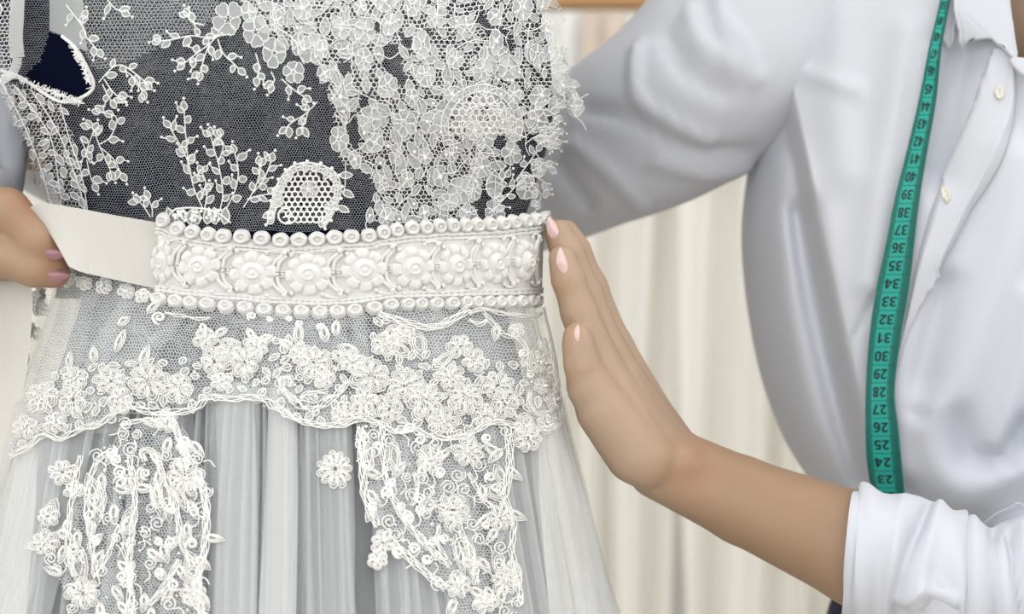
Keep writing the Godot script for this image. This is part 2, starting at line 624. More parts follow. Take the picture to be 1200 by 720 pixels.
# ------------------------------------------------------------------ the scene
func _ready() -> void:
	rng.seed = 20240607
	# camera
	var cam := Camera3D.new()
	cam.name = "camera"
	add_child(cam)
	cam.position = Vector3(0, CY, D)
	var att := CameraAttributesPhysical.new()
	att.frustum_focal_length = 121.53
	att.frustum_focus_distance = 1.10
	att.exposure_aperture = 10.5
	att.frustum_near = 0.05
	att.frustum_far = 60.0
	cam.attributes = att
	cam.fov = rad_to_deg(2.0 * atan(360.0 / F))
	# sky: a bright overcast day outside the windows
	var sky := ProceduralSkyMaterial.new()
	sky.sky_top_color = Color(0.86, 0.90, 0.97)
	sky.sky_horizon_color = Color(0.95, 0.96, 0.98)
	sky.ground_bottom_color = Color(0.62, 0.61, 0.58)
	sky.ground_horizon_color = Color(0.80, 0.80, 0.78)
	sky.sky_energy_multiplier = 1.0
	var env := Environment.new()
	env.background_mode = Environment.BG_SKY
	env.sky = Sky.new()
	env.sky.sky_material = sky
	env.background_energy_multiplier = 1.3
	env.tonemap_mode = Environment.TONE_MAPPER_LINEAR
	env.tonemap_exposure = 0.93
	env.sdfgi_enabled = true
	env.ssao_enabled = true
	env.ssil_enabled = true
	var we := WorldEnvironment.new()
	we.name = "world_environment"
	we.environment = env
	add_child(we)
	# daylight entering by the two windows behind and beside the camera
	day_light("daylight_front", Vector3(-0.5, 1.72, 2.36), Vector3(0, 0, 0), Vector2(2.8, 1.6), 3.0)
	day_light("daylight_side", Vector3(2.16, 1.75, 1.15), Vector3(0, 90, 0), Vector2(1.7, 1.6), 1.1)
	day_light("daylight_left", Vector3(-2.16, 1.5, 0.9), Vector3(0, -90, 0), Vector2(1.7, 1.7), 1.4)
	day_light("daylight_back", Vector3(2.16, 1.7, -1.1), Vector3(0, 90, 0), Vector2(1.0, 1.7), 2.0)

	day_light("ceiling_panel_light", Vector3(0.45, 2.685, 0.75), Vector3(-90, 0, 0), Vector2(1.5, 1.1), 0.9)
	materials()
	room()
	ceiling_light()
	curtains()
	gown_tables()
	gown = Surf.new()
	solve(gown, gown_depth, -140.0, 860.0, -330.0, 800.0, 5.0, GZ)
	for k in range(-330, 801): gown.edge.append(look(gown_rows, k, 2))
	for f in shirt_folds:
		var c := curve(pts2(f[0]), 40.0)
		var bb := Rect2(c[0], Vector2.ZERO)
		for q in c: bb = bb.expand(q)
		fold_curves.append([c, f[1], f[2], bb.grow(f[1] * (2.5 if f.size() < 4 else 5.0 * f[3])), f[3] if f.size() > 3 else 0.0])
	torso = Surf.new()
	solve(torso, shirt_depth, 850.0, 1330.0, -170.0, 800.0, 8.0, TZ)
	dress_form()
	wedding_dress()
	sash()
	seamstress()
	tape_measure()

func day_light(called: String, at: Vector3, turn: Vector3, size: Vector2, energy: float) -> void:
	var l := AreaLight3D.new()
	l.name = called
	l.area_size = size
	l.light_energy = energy
	l.light_color = Color(0.985, 0.99, 1.0)
	l.shadow_enabled = true
	add_child(l)
	l.position = at
	l.rotation_degrees = turn
	if l.get("area_range") != null: l.set("area_range", 12.0)

func materials() -> void:
	weave(mat("wall_paint", Color(0.90, 0.89, 0.87), 0.9), 3.0, 0.05)
	weave(mat("floor_boards", Color(0.80, 0.76, 0.70), 0.5), 2.0, 0.05)
	mat("ceiling_paint", Color(0.93, 0.92, 0.90), 0.9)
	var lampm := mat("lamp_diffuser", Color(0.95, 0.95, 0.95), 0.6)
	lampm.emission_enabled = true
	lampm.emission = Color(1.0, 0.99, 0.97)
	lampm.emission_energy_multiplier = 1.2
	mat("window_frame_paint", Color(0.94, 0.94, 0.93), 0.5)
	mat("window_glass", Color(0.95, 0.97, 1.0), 0.02, 0.06)
	weave(mat("pale_wood", Color(0.80, 0.62, 0.42), 0.5), 12.0, 0.03)
	weave(mat("cream_cloth", Color(0.955, 0.945, 0.91), 0.85), 40.0, 0.01)
	weave(mat("beige_cloth", Color(0.86, 0.80, 0.74), 0.85), 40.0, 0.01)
	weave(mat("grey_white_cloth", Color(0.93, 0.93, 0.915), 0.85), 40.0, 0.01)
	weave(mat("navy_cover", Color(0.045, 0.065, 0.15), 0.9), 90.0, 0.01)
	mats["navy_cover"].metallic_specular = 0.12
	mat("stand_metal", Color(0.75, 0.75, 0.74), 0.3).metallic = 0.9
	mat("net_thread", Color(0.90, 0.91, 0.91), 0.75)
	mat("lace_thread", Color(0.97, 0.97, 0.96), 0.7)
	mat("lace_weave", Color(0.92, 0.935, 0.93), 0.85, 0.42)
	mat("satin_thread", Color(0.98, 0.975, 0.955), 0.42)
	mat("embroidery_weave", Color(0.95, 0.95, 0.93), 0.8, 0.26)
	mat("bead_glass", Color(0.99, 0.99, 0.98), 0.12)
	mat("tulle", Color(0.91, 0.92, 0.92), 0.8, 0.16)
	mat("tulle_thin", Color(0.91, 0.92, 0.92), 0.8, 0.11)
	mat("tulle_fold", Color(0.93, 0.94, 0.935), 0.8, 0.25)
	mat("tulle_white", Color(0.95, 0.955, 0.945), 0.8, 0.52)
	weave(mat("ribbon_satin", Color(0.80, 0.785, 0.755), 0.5), 120.0, 0.004)
	weave(mat("cotton_lace", Color(0.97, 0.965, 0.95), 0.8), 260.0, 0.022, 0.12)
	weave(mat("shirt_cotton", Color(0.81, 0.82, 0.845), 0.85), 160.0, 0.006, 0.15)
	mat("shirt_button", Color(0.86, 0.85, 0.80), 0.25)
	var sk := mat("skin", Color(0.70, 0.598, 0.505), 0.5)
	sk.vertex_color_use_as_albedo = true
	sk.subsurf_scatter_enabled = true
	sk.subsurf_scatter_strength = 0.06
	weave(sk, 140.0, 0.008, 0.1)
	var nl := mat("nail_polish", Color(0.87, 0.74, 0.72), 0.12)
	nl.clearcoat_enabled = true
	nl.clearcoat = 1.0
	nl.clearcoat_roughness = 0.05
	var nm := mat("mauve_nail_polish", Color(0.62, 0.44, 0.46), 0.15)
	nm.clearcoat_enabled = true
	nm.clearcoat = 1.0
	weave(mat("navy_denim", Color(0.10, 0.13, 0.24), 0.85), 90.0, 0.02)
	mat("shoe_leather", Color(0.12, 0.10, 0.09), 0.4)
	mat("hair", Color(0.22, 0.14, 0.09), 0.5)
	mat("tape_teal", Color(0.08, 0.62, 0.56), 0.5)
	mat("tape_edge", Color(0.04, 0.45, 0.40), 0.5)
	mat("tape_ink", Color(0.02, 0.07, 0.07), 0.5)

func slab(called: String, boxes: Array, m: String) -> void:
	var b := Buf.new()
	for q in boxes: box(b, q[0], q[1])
	var o := build(called, [b, mats[m]], self)
	o.set_meta("kind", "structure")
	o.set_meta("label", {"wall_back": "beige wall far behind the hanging cream curtains", "floor": "pale wooden floor of the fitting room"}.get(called, "plain painted side of the fitting room"))

func room() -> void:
	var x := 2.3
	slab("floor", [[Vector3(-x, -0.1, -2.0), Vector3(x, 0, 2.5)]], "floor_boards")
	slab("ceiling", [[Vector3(-x, 2.75, -2.0), Vector3(x, 2.85, 2.5)]], "ceiling_paint")
	slab("wall_back", [[Vector3(-x, 0, -2.1), Vector3(x, 2.75, -2.0)]], "wall_paint")
	slab("wall_left", [[Vector3(-x - 0.1, 0, -2.0), Vector3(-x, 2.75, 0.0)], [Vector3(-x - 0.1, 0, 1.8), Vector3(-x, 2.75, 2.5)], [Vector3(-x - 0.1, 0, 0.0), Vector3(-x, 0.6, 1.8)], [Vector3(-x - 0.1, 2.4, 0.0), Vector3(-x, 2.75, 1.8)]], "wall_paint")
	slab("window_4", [[Vector3(-2.37, 0.6, 0.0), Vector3(-2.32, 2.4, 0.06)], [Vector3(-2.37, 0.6, 1.74), Vector3(-2.32, 2.4, 1.8)], [Vector3(-2.37, 0.6, 0.06), Vector3(-2.32, 0.66, 1.74)], [Vector3(-2.37, 2.34, 0.06), Vector3(-2.32, 2.4, 1.74)], [Vector3(-2.37, 0.66, 0.87), Vector3(-2.32, 2.34, 0.93)]], "window_frame_paint")
	slab("wall_right", [[Vector3(x, 0, -2.0), Vector3(x + 0.1, 2.75, -1.65)], [Vector3(x, 0, -0.55), Vector3(x + 0.1, 2.75, 0.25)], [Vector3(x, 0, 2.05), Vector3(x + 0.1, 2.75, 2.5)], [Vector3(x, 0, 0.25), Vector3(x + 0.1, 0.85, 2.05)], [Vector3(x, 2.6, 0.25), Vector3(x + 0.1, 2.75, 2.05)], [Vector3(x, 0, -1.65), Vector3(x + 0.1, 0.85, -0.55)], [Vector3(x, 2.6, -1.65), Vector3(x + 0.1, 2.75, -0.55)]], "wall_paint")
	slab("wall_front", [[Vector3(-x, 0, 2.5), Vector3(-2.0, 2.75, 2.6)], [Vector3(1.0, 0, 2.5), Vector3(x, 2.75, 2.6)], [Vector3(-2.0, 0, 2.5), Vector3(1.0, 0.9, 2.6)], [Vector3(-2.0, 2.6, 2.5), Vector3(1.0, 2.75, 2.6)]], "wall_paint")
	slab("window_1", [[Vector3(-2.0, 0.9, 2.53), Vector3(-1.94, 2.6, 2.58)], [Vector3(0.94, 0.9, 2.53), Vector3(1.0, 2.6, 2.58)], [Vector3(-1.94, 0.9, 2.53), Vector3(0.94, 0.96, 2.58)], [Vector3(-1.94, 2.54, 2.53), Vector3(0.94, 2.6, 2.58)], [Vector3(-0.53, 0.96, 2.53), Vector3(-0.47, 2.54, 2.58)]], "window_frame_paint")
	for w in [["window_2", 0.25, 2.05], ["window_3", -1.65, -0.55]]:
		var m: float = (w[1] + w[2]) * 0.5
		slab(w[0], [[Vector3(2.32, 0.85, w[1]), Vector3(2.37, 2.6, w[1] + 0.06)], [Vector3(2.32, 0.85, w[2] - 0.06), Vector3(2.37, 2.6, w[2])], [Vector3(2.32, 0.85, w[1] + 0.06), Vector3(2.37, 0.91, w[2] - 0.06)], [Vector3(2.32, 2.54, w[1] + 0.06), Vector3(2.37, 2.6, w[2] - 0.06)], [Vector3(2.32, 0.91, m - 0.03), Vector3(2.37, 2.54, m + 0.03)]], "window_frame_paint")

func ceiling_light() -> void:
	var t := thing("ceiling_light", "square white light panel on the ceiling above the dress", "light", Vector3(0.45, 2.75, 0.75))
	var f := Buf.new()
	for q in [[-0.8, 0.76, -0.6, -0.56], [-0.8, 0.76, 0.56, 0.6]]: box(f, Vector3(0.45 + q[0], 2.69, 0.75 + q[2]), Vector3(0.45 + 0.8, 2.75, 0.75 + q[3]))
	for q in [-0.8, 0.76]: box(f, Vector3(0.45 + q, 2.69, 0.75 - 0.56), Vector3(0.45 + q + 0.04, 2.75, 0.75 + 0.56))
	build("frame", [f, mats["window_frame_paint"]], t)
	var g := Buf.new()
	box(g, Vector3(0.45 - 0.76, 2.70, 0.75 - 0.56), Vector3(0.45 + 0.76, 2.74, 0.75 + 0.56))
	build("diffuser", [g, mats["lamp_diffuser"]], t)

func curtains() -> void:
	var z := -1.30
	var y := W(0, -2, z).y
	var b := Buf.new()
	var rail := PackedVector3Array()
	var up := PackedVector3Array()
	for k in 9:
		rail.append(Vector3(-1.2 + k * 0.3, y, z))
		up.append(Vector3.UP)
	tube(b, rail, up, 0.013, false, 14)
	var br := Buf.new()
	for sx in [-1.1, 1.1]:
		var arm := PackedVector3Array([Vector3(sx, y, z), Vector3(sx, y, -1.7), Vector3(sx, y, -2.0)])
		tube(br, arm, PackedVector3Array([Vector3.UP, Vector3.UP, Vector3.UP]), 0.010, false, 10)
	var t := thing("curtain_rail", "pale wooden rail along the top, in front of the back wall", "rail")
	build("rod", [b, mats["pale_wood"]], t)
	build("bracket", [br, mats["stand_metal"]], t)
	# u0, u1 (pixels at the curtain's depth), depth, cloth, fold count, fold depth, label
	var list := [
		[500.0, 686.0, -1.285, "grey_white_cloth", 3.0, 0.008, "short greyish white cloth hung on the rail between the bodice and the beige cloth"],
		[688.0, 738.0, -1.280, "beige_cloth", 1.5, 0.005, "narrow beige cloth hung on the wooden rail above the white sleeve"],
		[740.0, 830.0, -1.285, "grey_white_cloth", 2.0, 0.007, "short pale grey cloth hung on the rail right of the beige cloth"],
		[500.0, 790.0, -1.335, "cream_cloth", 5.0, 0.013, "long cream curtain in soft folds right behind the pressing hand"],
		[802.0, 1010.0, -1.335, "cream_cloth", 3.4, 0.013, "long cream curtain in soft folds between the hand and the white shirt"],
		[-140.0, 470.0, -1.335, "cream_cloth", 9.0, 0.014, "long cream curtain at the left of the rail, behind the lace dress"],
		[1020.0, 1380.0, -1.335, "cream_cloth", 6.0, 0.014, "long cream curtain at the right of the rail, behind the seamstress"]]
	var r2 := RandomNumberGenerator.new()
	r2.seed = 11
	for q in list:
		var c := Buf.new()
		var rings := []
		var n := 120
		var ph := r2.randf() * 6.0
		var short: bool = q[2] > -1.3
		var top := y - (0.017 if short else 0.006)
		var bottom := 0.02 if not short else W(0, 196, q[2]).y
		for j in 40:
			var ring := PackedVector3Array()
			var yy := lerpf(top, bottom, pow(j / 39.0, 1.2))
			for i in n:
				var s := float(i) / (n - 1)
				var xx := lerpf(W(q[0], 0, q[2]).x, W(q[1], 0, q[2]).x, s)
				var fold := sin(s * TAU * q[4] + ph + 0.5 * sin(yy * 3.0)) + 0.45 * sin(s * TAU * q[4] * 2.3 + ph * 2.0)
				ring.append(Vector3(xx + 0.01 * sin(yy * 4.0 + s * 9.0), yy, q[2] + q[5] * fold * (0.4 + 0.6 * minf(j / 6.0, 1.0))))
			rings.append(ring)
		loft(c, rings, false)
		var o := build("hanging_cloth" if short else "curtain", [c, mats[q[3]]], self)
		tag(o, q[6], "cloth" if short else "curtain", "short cloths on the rail" if short else "long curtains on the rail")

# ------------------------------------------------------------------ dress form
func dress_form() -> void:
	var t := thing("dress_form", "navy cloth dress form inside the lace dress, bare at the armhole", "mannequin", Vector3((340.0 - 600.0) * GS, 0, GZ))
	var rings := []
	for v in [-328, -322, -310, -300, -290, -275, -255, -240, -220, -200, -170, -140, -100, -60, -30, 0, 30, 60, 95, 130, 155, 180, 200, 220, 250, 280, 310, 340, 365, 420, 470, 520]:
		rings.append(gown_ring(v, -0.007 if v < 330 else -0.016, 96))
	for v in [580, 640, 720, 800, 880]:
		var ring := gown_ring(520, -0.018 + (v - 520) * 0.00004, 96)
		for i in ring.size(): ring[i].y = CY + (360.0 - v) * GS
		rings.append(ring)
	var b := Buf.new()
	loft(b, rings, true, true)
	build("torso", [b, mats["navy_cover"]], t)
	var pole := Buf.new()
	var c := Vector3((330.0 - 600.0) * GS, 0, GZ)
	tube(pole, PackedVector3Array([c + Vector3(0, 0.03, 0), c + Vector3(0, 0.5, 0), c + Vector3(0, 0.9, 0)]), PackedVector3Array([Vector3.BACK, Vector3.BACK, Vector3.BACK]), 0.016, false, 16)
	build("pole", [pole, mats["stand_metal"]], t)
	var base := Buf.new()
	var br := []
	for q in [[0.02, 0.035], [0.10, 0.03], [0.17, 0.022], [0.18, 0.012], [0.18, 0.0]]:
		var ring := PackedVector3Array()
		for i in 40: ring.append(c + Vector3(cos(TAU * i / 40.0) * q[0], q[1], sin(TAU * i / 40.0) * q[0]))
		br.append(ring)
	loft(base, br, true, true)
	build("base", [base, mats["stand_metal"]], t)

# ------------------------------------------------------------------ wedding dress
var armhole := poly([28, 90, 48, 74, 57, 38, 74, 42, 90, 56, 102, 76, 111, 97, 106, 108, 88, 117, 72, 118, 54, 109, 38, 98])
var dense := poly([262, -30, 300, 28, 330, 50, 368, 62, 384, 100, 394, 150, 402, 192, 432, 204, 446, 216, 428, 258, 545, 262, 560, 232, 575, 205, 600, 172, 640, 125, 676, 126, 668, 95, 650, 50, 640, -30])
var slots := [[460, 76, 11, 30, -0.35], [415, 152, 8, 20, -0.1], [428, 118, 5, 13, 0.3], [404, 78, 8, 9, 0.0], [560, 238, 13, 13, 0.0], [585, 168, 9, 9, 0.0], [476, 52, 6, 14, -0.4], [500, 40, 5, 12, -0.5], [565, 28, 6, 16, -0.5], [592, 50, 6, 18, -0.5], [440, 30, 6, 10, -0.4], [372, 38, 7, 9, 0.0], [364, 78, 5, 9, 0.0]]

func in_slot(p: Vector2, grow := 1.0) -> bool:
	for s in slots:
		var q := (p - Vector2(s[0], s[1])).rotated(-s[4])
		if pow(q.x / (s[2] * grow), 2.0) + pow(q.y / (s[3] * grow), 2.0) < 1.0: return true
	return false

func wedding_dress() -> void:
	var t := thing("wedding_dress", "white lace and tulle wedding dress on the navy dress form", "dress", Vector3((345.0 - 600.0) * GS, 0, GZ))
	skirt(t)
	bodice(t)
	peplum(t)

func motif_points(area: PackedVector2Array, gap: float, tries: int, skip_slots: bool) -> Array:
	var lo := area[0]
	var hi := area[0]
	for q in area:
		lo = lo.min(q); hi = hi.max(q)
	var got := []
	var grid := {}
	for k in tries:
		var p := Vector2(rng.randf_range(lo.x, hi.x), rng.randf_range(lo.y, hi.y))
		if not Geometry2D.is_point_in_polygon(p, area): continue
		if skip_slots and in_slot(p, 1.25): continue
		var cell := Vector2i((p / gap).floor())
		var ok := true
		for dy in range(-1, 2):
			for dx in range(-1, 2):
				for q: Vector2 in grid.get(cell + Vector2i(dx, dy), []):
					if q.distance_squared_to(p) < gap * gap: ok = false
		if not ok: continue
		if not grid.has(cell): grid[cell] = []
		grid[cell].append(p)
		got.append(p)
	return got

func bodice(t: Node3D) -> void:
	var nz := FastNoiseLite.new()
	nz.seed = 3
	nz.frequency = 0.012
	# the net itself, strand by strand
	var b := Buf.new()
	netting(b, gown, Vector2(-60, -120), Vector2(672, 285), 3.0, 0.20, 0.0, func(p: Vector2) -> bool: return p.y < 272.0 and not Geometry2D.is_point_in_polygon(p, armhole) and p.x < gown.edge[int(p.y) + 330] + 6.0, 5.0, nz)
	var tuck := poly([80, -60, 265, -60, 252, 22, 205, 48, 118, 84, 108, 78, 96, 52])
	netting(b, gown, Vector2(75, -60), Vector2(270, 90), 4.6, 0.36, 0.0009, func(p: Vector2) -> bool: return Geometry2D.is_point_in_polygon(p, tuck), 4.0, nz)
	build("bodice_net", [b, mats["net_thread"]], t, "stuff")
	# coarse ground of the heavy lace
	var g := Buf.new()
	netting(g, gown, Vector2(255, -40), Vector2(680, 262), 5.8, 0.95, 0.0006, func(p: Vector2) -> bool: return Geometry2D.is_point_in_polygon(p, dense) and not in_slot(p), 6.0, nz)
	build("lace_ground", [g, mats["lace_thread"]], t, "stuff")
	# heavy lace: flowers, leaves and buds packed side by side
	var pearls := Buf.new()
	for p: Vector2 in motif_points(dense, 27.0, 4000, true):
		var tb := Buf.new()
		var fb := Buf.new()
		flower(tb, fb, gown, p, rng.randf_range(9.0, 17.0), rng.randi_range(4, 6), rng.randf() * TAU, Vector2(rng.randf_range(0.6, 1.0), 1.0), 0.0016)
		build("lace_flower", [tb, mats["lace_thread"], fb, mats["lace_weave"]], t)
		if rng.randf() < 0.4: knob(pearls, gown, p, 2.4, 0.003)
	for p: Vector2 in motif_points(dense, 12.0, 12000, true).slice(0, 290):
		var tb := Buf.new()
		var fb := Buf.new()
		var d := Vector2(0.35, 0.94).rotated(rng.randfn() * 0.75) * (1.0 if rng.randf() < 0.5 else -1.0)
		var l := rng.randf_range(11.0, 25.0)
		leaf(tb, fb, gown, p - d * l * 0.5, d, l, l * rng.randf_range(0.36, 0.62), 0.6, rng.randf() < 0.4, 0.001)
		build("lace_leaf", [tb, mats["lace_thread"], fb, mats["lace_weave"]], t)
		if rng.randf() < 0.12: knob(pearls, gown, p, 2.0, 0.0028)
	# fine stems that wander between the motifs
	for p: Vector2 in motif_points(dense, 21.0, 5000, true):
		var tb := Buf.new()
		var a := Vector2(0.45, 0.9).rotated(rng.randfn() * 0.6)
		cord(tb, gown, curve([p, p + a * 11.0 + a.orthogonal() * rng.randf_range(-5, 5), p + a * 22.0 + a.orthogonal() * rng.randf_range(-5, 5), p + a * 33.0 + a.orthogonal() * rng.randf_range(-10, 10)], 3.5), 0.6, 0.0026)
		build("lace_stem", [tb, mats["lace_thread"]], t)
	# the arched fan above the right end of the belt
	var ab := Buf.new()
	var af := Buf.new()
	for ring in [[47.0, 0.8], [39.0, 0.8], [24.0, 0.7]]:
		var o := PackedVector2Array()
		for k in 25:
			var an := lerpf(-3.45, 0.35, k / 24.0)
			o.append(Vector2(562, 146) + Vector2(cos(an), sin(an)) * ring[0])
		cord(ab, gown, o, ring[1], 0.0022)
	for k in 16:
		var an := lerpf(-3.4, 0.3, k / 15.0)
		var d := Vector2(cos(an), sin(an))
		cord(ab, gown, PackedVector2Array([Vector2(562, 146) + d * 39.0, Vector2(562, 146) + d * 47.0]), 0.55, 0.0022)
	for k in 24:
		var an := lerpf(-3.45, 0.35, k / 24.0)
		var a2 := lerpf(-3.45, 0.35, (k + 1) / 24.0)
		sheet(af, gown, PackedVector2Array([Vector2(562, 146) + Vector2(cos(an), sin(an)) * 39.0, Vector2(562, 146) + Vector2(cos(an), sin(an)) * 47.0, Vector2(562, 146) + Vector2(cos(a2), sin(a2)) * 47.0, Vector2(562, 146) + Vector2(cos(a2), sin(a2)) * 39.0]), 0.0018)
	netting(ab, gown, Vector2(520, 105), Vector2(605, 165), 8.0, 1.7, 0.002, func(p: Vector2) -> bool: return p.distance_to(Vector2(562, 146)) < 38.0 and p.y < 160.0)
	flower(ab, af, gown, Vector2(552, 152), 11.0, 5, 0.4, Vector2.ONE, 0.0024)
	flower(ab, af, gown, Vector2(590, 139), 12.0, 5, 1.4, Vector2(0.8, 1.1), 0.0024)
	build("lace_fan", [ab, mats["lace_thread"], af, mats["lace_weave"]], t)
	# the round shell above the middle of the belt
	var sb := Buf.new()
	var sf := Buf.new()
	var shell := pts2([314, 262, 318, 240, 325, 215, 340, 195, 360, 189, 382, 194, 396, 205, 399, 225, 390, 250, 380, 266])
	for k in 3:
		var o := curve(shell, 5.0)
		for i in o.size(): o[i] = Vector2(357, 236) + (o[i] - Vector2(357, 236)) * (1.0 - k * 0.08)
		cord(sb, gown, o, 1.1, 0.002)
		if k == 0:
			for i in o.size() - 1: sheet(sf, gown, PackedVector2Array([o[i], o[i + 1], Vector2(357, 236) + (o[i + 1] - Vector2(357, 236)) * 0.8, Vector2(357, 236) + (o[i] - Vector2(357, 236)) * 0.8]), 0.0016)
	var rim := curve(shell, 8.0)
	for i in rim.size():
		var inw := (Vector2(357, 236) - rim[i]).normalized()
		leaf(sb, sf, gown, rim[i] + inw * 1.0, inw.rotated(rng.randf_range(-0.7, 0.7)), rng.randf_range(8.0, 13.0), 7.0, 0.7, false, 0.0022)
		if i % 2 == 0: knob(sb, gown, rim[i] - inw * 2.0, 2.2, 0.002)
	for q in [[398, 204, 0.95, -0.1], [401, 222, 0.9, 0.4], [396, 240, 0.8, 0.6], [322, 248, -0.9, 0.3]]: leaf(sb, sf, gown, Vector2(q[0], q[1]), Vector2(q[2], q[3]).normalized(), 15.0, 8.0, 0.8, false, 0.002)
	netting(sb, gown, Vector2(325, 198), Vector2(395, 264), 7.0, 2.2, 0.0018, func(p: Vector2) -> bool: return ((p - Vector2(358, 234)) / Vector2(32, 36)).length() < 1.0)
	flower(sb, sf, gown, Vector2(362, 220), 11.0, 5, 0.2, Vector2.ONE, 0.0024)
	spiral(sb, gown, Vector2(336, 250), 14.0, 0.0, 1.2, 1.2, 0.0024)
	build("lace_shell", [sb, mats["lace_thread"], sf, mats["lace_weave"]], t)
	# sprigs that run out over the plain net
	for q in [
		[270, 40, 246, 44, 225, 42, 205, 46, 190, 48], [262, 38, 248, 50, 240, 68, 236, 84], [256, 46, 262, 62, 274, 74, 280, 80], [246, 52, 232, 62, 222, 70, 217, 74], [240, 30, 226, 26, 222, 20],
		[372, 118, 358, 132, 345, 140, 336, 148], [362, 126, 358, 140, 354, 148], [330, 92, 344, 104, 356, 112], [300, 62, 304, 78, 302, 90], [318, 84, 322, 92, 320, 98],
		[118, 96, 132, 80, 144, 76, 158, 84, 172, 96], [124, 92, 132, 104, 140, 112], [148, 82, 160, 92, 168, 106], [122, 98, 128, 110, 132, 116],
		[108, 190, 104, 176, 112, 152], [118, 168, 112, 150, 110, 148], [118, 168, 126, 186, 132, 200], [118, 168, 132, 158, 138, 136, 120, 130], [118, 170, 134, 184, 144, 202], [104, 186, 108, 204, 112, 214], [96, 160, 104, 176],
		[240, 246, 228, 218, 222, 190, 212, 168, 200, 148], [222, 200, 220, 170, 218, 150, 217, 128], [236, 232, 242, 214, 238, 202],
		[258, 248, 262, 226, 258, 196, 252, 174, 248, 158], [266, 244, 276, 222, 280, 200, 276, 178], [256, 190, 262, 172, 258, 160], [240, 250, 244, 224],
		[286, 242, 298, 222, 304, 204, 304, 192], [296, 226, 310, 208, 318, 188], [290, 232, 304, 228, 318, 226], [178, 254, 172, 244, 166, 236], [180, 254, 180, 244, 176, 232],
		[80, 6, 98, 30, 104, 44, 116, 58], [124, -6, 134, 8, 144, 14], [98, 30, 100, 22]]:
		var tb := Buf.new()
		var fb := Buf.new()
		sprig(tb, fb, gown, pts2(q), 11.0, 9.5, 7.5, 0.0012)
		build("lace_sprig", [tb, mats["lace_thread"], fb, mats["lace_weave"]], t)
	# airy sprays and little flowers on the right of the bodice
	for q in [[592, 150, 614, 132, 634, 128, 648, 136], [622, 150, 636, 148, 648, 152], [612, 168, 628, 158, 644, 168], [600, 212, 616, 190, 626, 176], [606, 204, 624, 206, 636, 214], [634, 130, 640, 146, 642, 164], [624, 176, 632, 190, 640, 196], [570, 250, 586, 234, 604, 214], [576, 246, 578, 222, 590, 206], [618, 214, 630, 226, 628, 236], [640, 96, 656, 104, 670, 112], [548, 212, 556, 190, 560, 176]]:
		var tb := Buf.new()
		var fb := Buf.new()
		sprig(tb, fb, gown, pts2(q), 10.0, 8.0, 7.0, 0.0014)
		build("lace_spray", [tb, mats["lace_thread"], fb, mats["lace_weave"]], t)
	for q in [[597, 178, 13], [614, 220, 15], [636, 160, 12], [628, 196, 11], [577, 248, 14], [536, 222, 17], [268, 24, 20], [300, 38, 19], [322, 62, 18], [366, 56, 17], [344, 84, 14]]:
		var tb := Buf.new()
		var fb := Buf.new()
		flower(tb, fb, gown, Vector2(q[0], q[1]), q[2], 5, q[0] * 0.7, Vector2(0.9, 1.0), 0.0016)
		build("lace_flower", [tb, mats["lace_thread"], fb, mats["lace_weave"]], t)
	# big toothed leaf beside the fan
	var lb := Buf.new()
	var lf := Buf.new()
	leaf(lb, lf, gown, Vector2(576, 232), Vector2(0.05, -1), 34.0, 19.0, 0.9, true, 0.0018)
	build("lace_leaf", [lb, mats["lace_thread"], lf, mats["lace_weave"]], t)
	# bead cluster peeking out above the left end of the belt
	for k in 46: knob(pearls, gown, Vector2(rng.randf_range(206, 262), 0.0) + Vector2(0, 250.0 + rng.randf_range(-5.0, 8.0)), rng.randf_range(1.3, 2.6), 0.003)
	build("pearl_beads", [pearls, mats["bead_glass"]], t, "stuff")
	var tuft := Buf.new()
	var tuftf := Buf.new()
	for k in 7: leaf(tuft, tuftf, gown, Vector2(204 + k * 10, 262), Vector2(0.1, -1).rotated(rng.randfn() * 0.3), 20.0, 10.0, 1.0, false, 0.002)
	cord(tuft, gown, curve(pts2([198, 256, 208, 244, 232, 242, 256, 248, 272, 260]), 4.0), 1.1, 0.003)
	build("lace_tuft", [tuft, mats["satin_thread"], tuftf, mats["lace_weave"]], t)
	# armhole: piped edge and facing
	var pb := Buf.new()
	cord(pb, gown, curve(pts2([74, 42, 90, 56, 102, 76, 111, 97, 106, 108, 88, 117, 72, 118, 54, 109, 38, 98, 22, 88, 4, 82]), 4.0), 2.0, 0.001, false, 8)
	for k in 150:
		var c := (Vector2(90, 54).lerp(Vector2(104, 77), rng.randf()) if k < 30 else Vector2(104, 77).lerp(Vector2(111, 102), rng.randf())) if k < 60 else Vector2(10, 84).lerp(Vector2(100, 118), rng.randf())
		var d := Vector2.from_angle(rng.randf() * TAU) * 5.0
		cord(pb, gown, PackedVector2Array([c - d, c, c + d]), 0.5, 0.0035)
	build("armhole_piping", [pb, mats["lace_thread"]], t)
	var fc := Buf.new()
	for q in [[74, -10, 84, -10, 92, 56, 78, 44], [84, -10, 98, -10, 104, 60, 92, 56], [60, -10, 74, -10, 78, 42, 60, 36]]: sheet(fc, gown, poly(q), 0.0012)
	build("shoulder_facing", [fc, mats["lace_weave"]], t)
	# lace band that runs down the side seam
	var vb := Buf.new()
	var vf := Buf.new()
	var band := poly([0, 92, 40, 104, 72, 120, 88, 160, 104, 245, 62, 245, 40, 190, 16, 140])
	netting(vb, gown, Vector2(-5, 90), Vector2(110, 248), 5.2, 0.7, 0.0008, func(p: Vector2) -> bool: return Geometry2D.is_point_in_polygon(p, band), 4.0, nz)
	for q in [[4, 92, 30, 140, 50, 190, 66, 245], [40, 104, 70, 150, 90, 200, 104, 245], [74, 120, 84, 160, 98, 200, 106, 246], [20, 98, 52, 140, 66, 170, 76, 240]]: cord(vb, gown, curve(pts2(q), 6.0), 0.9, 0.002)
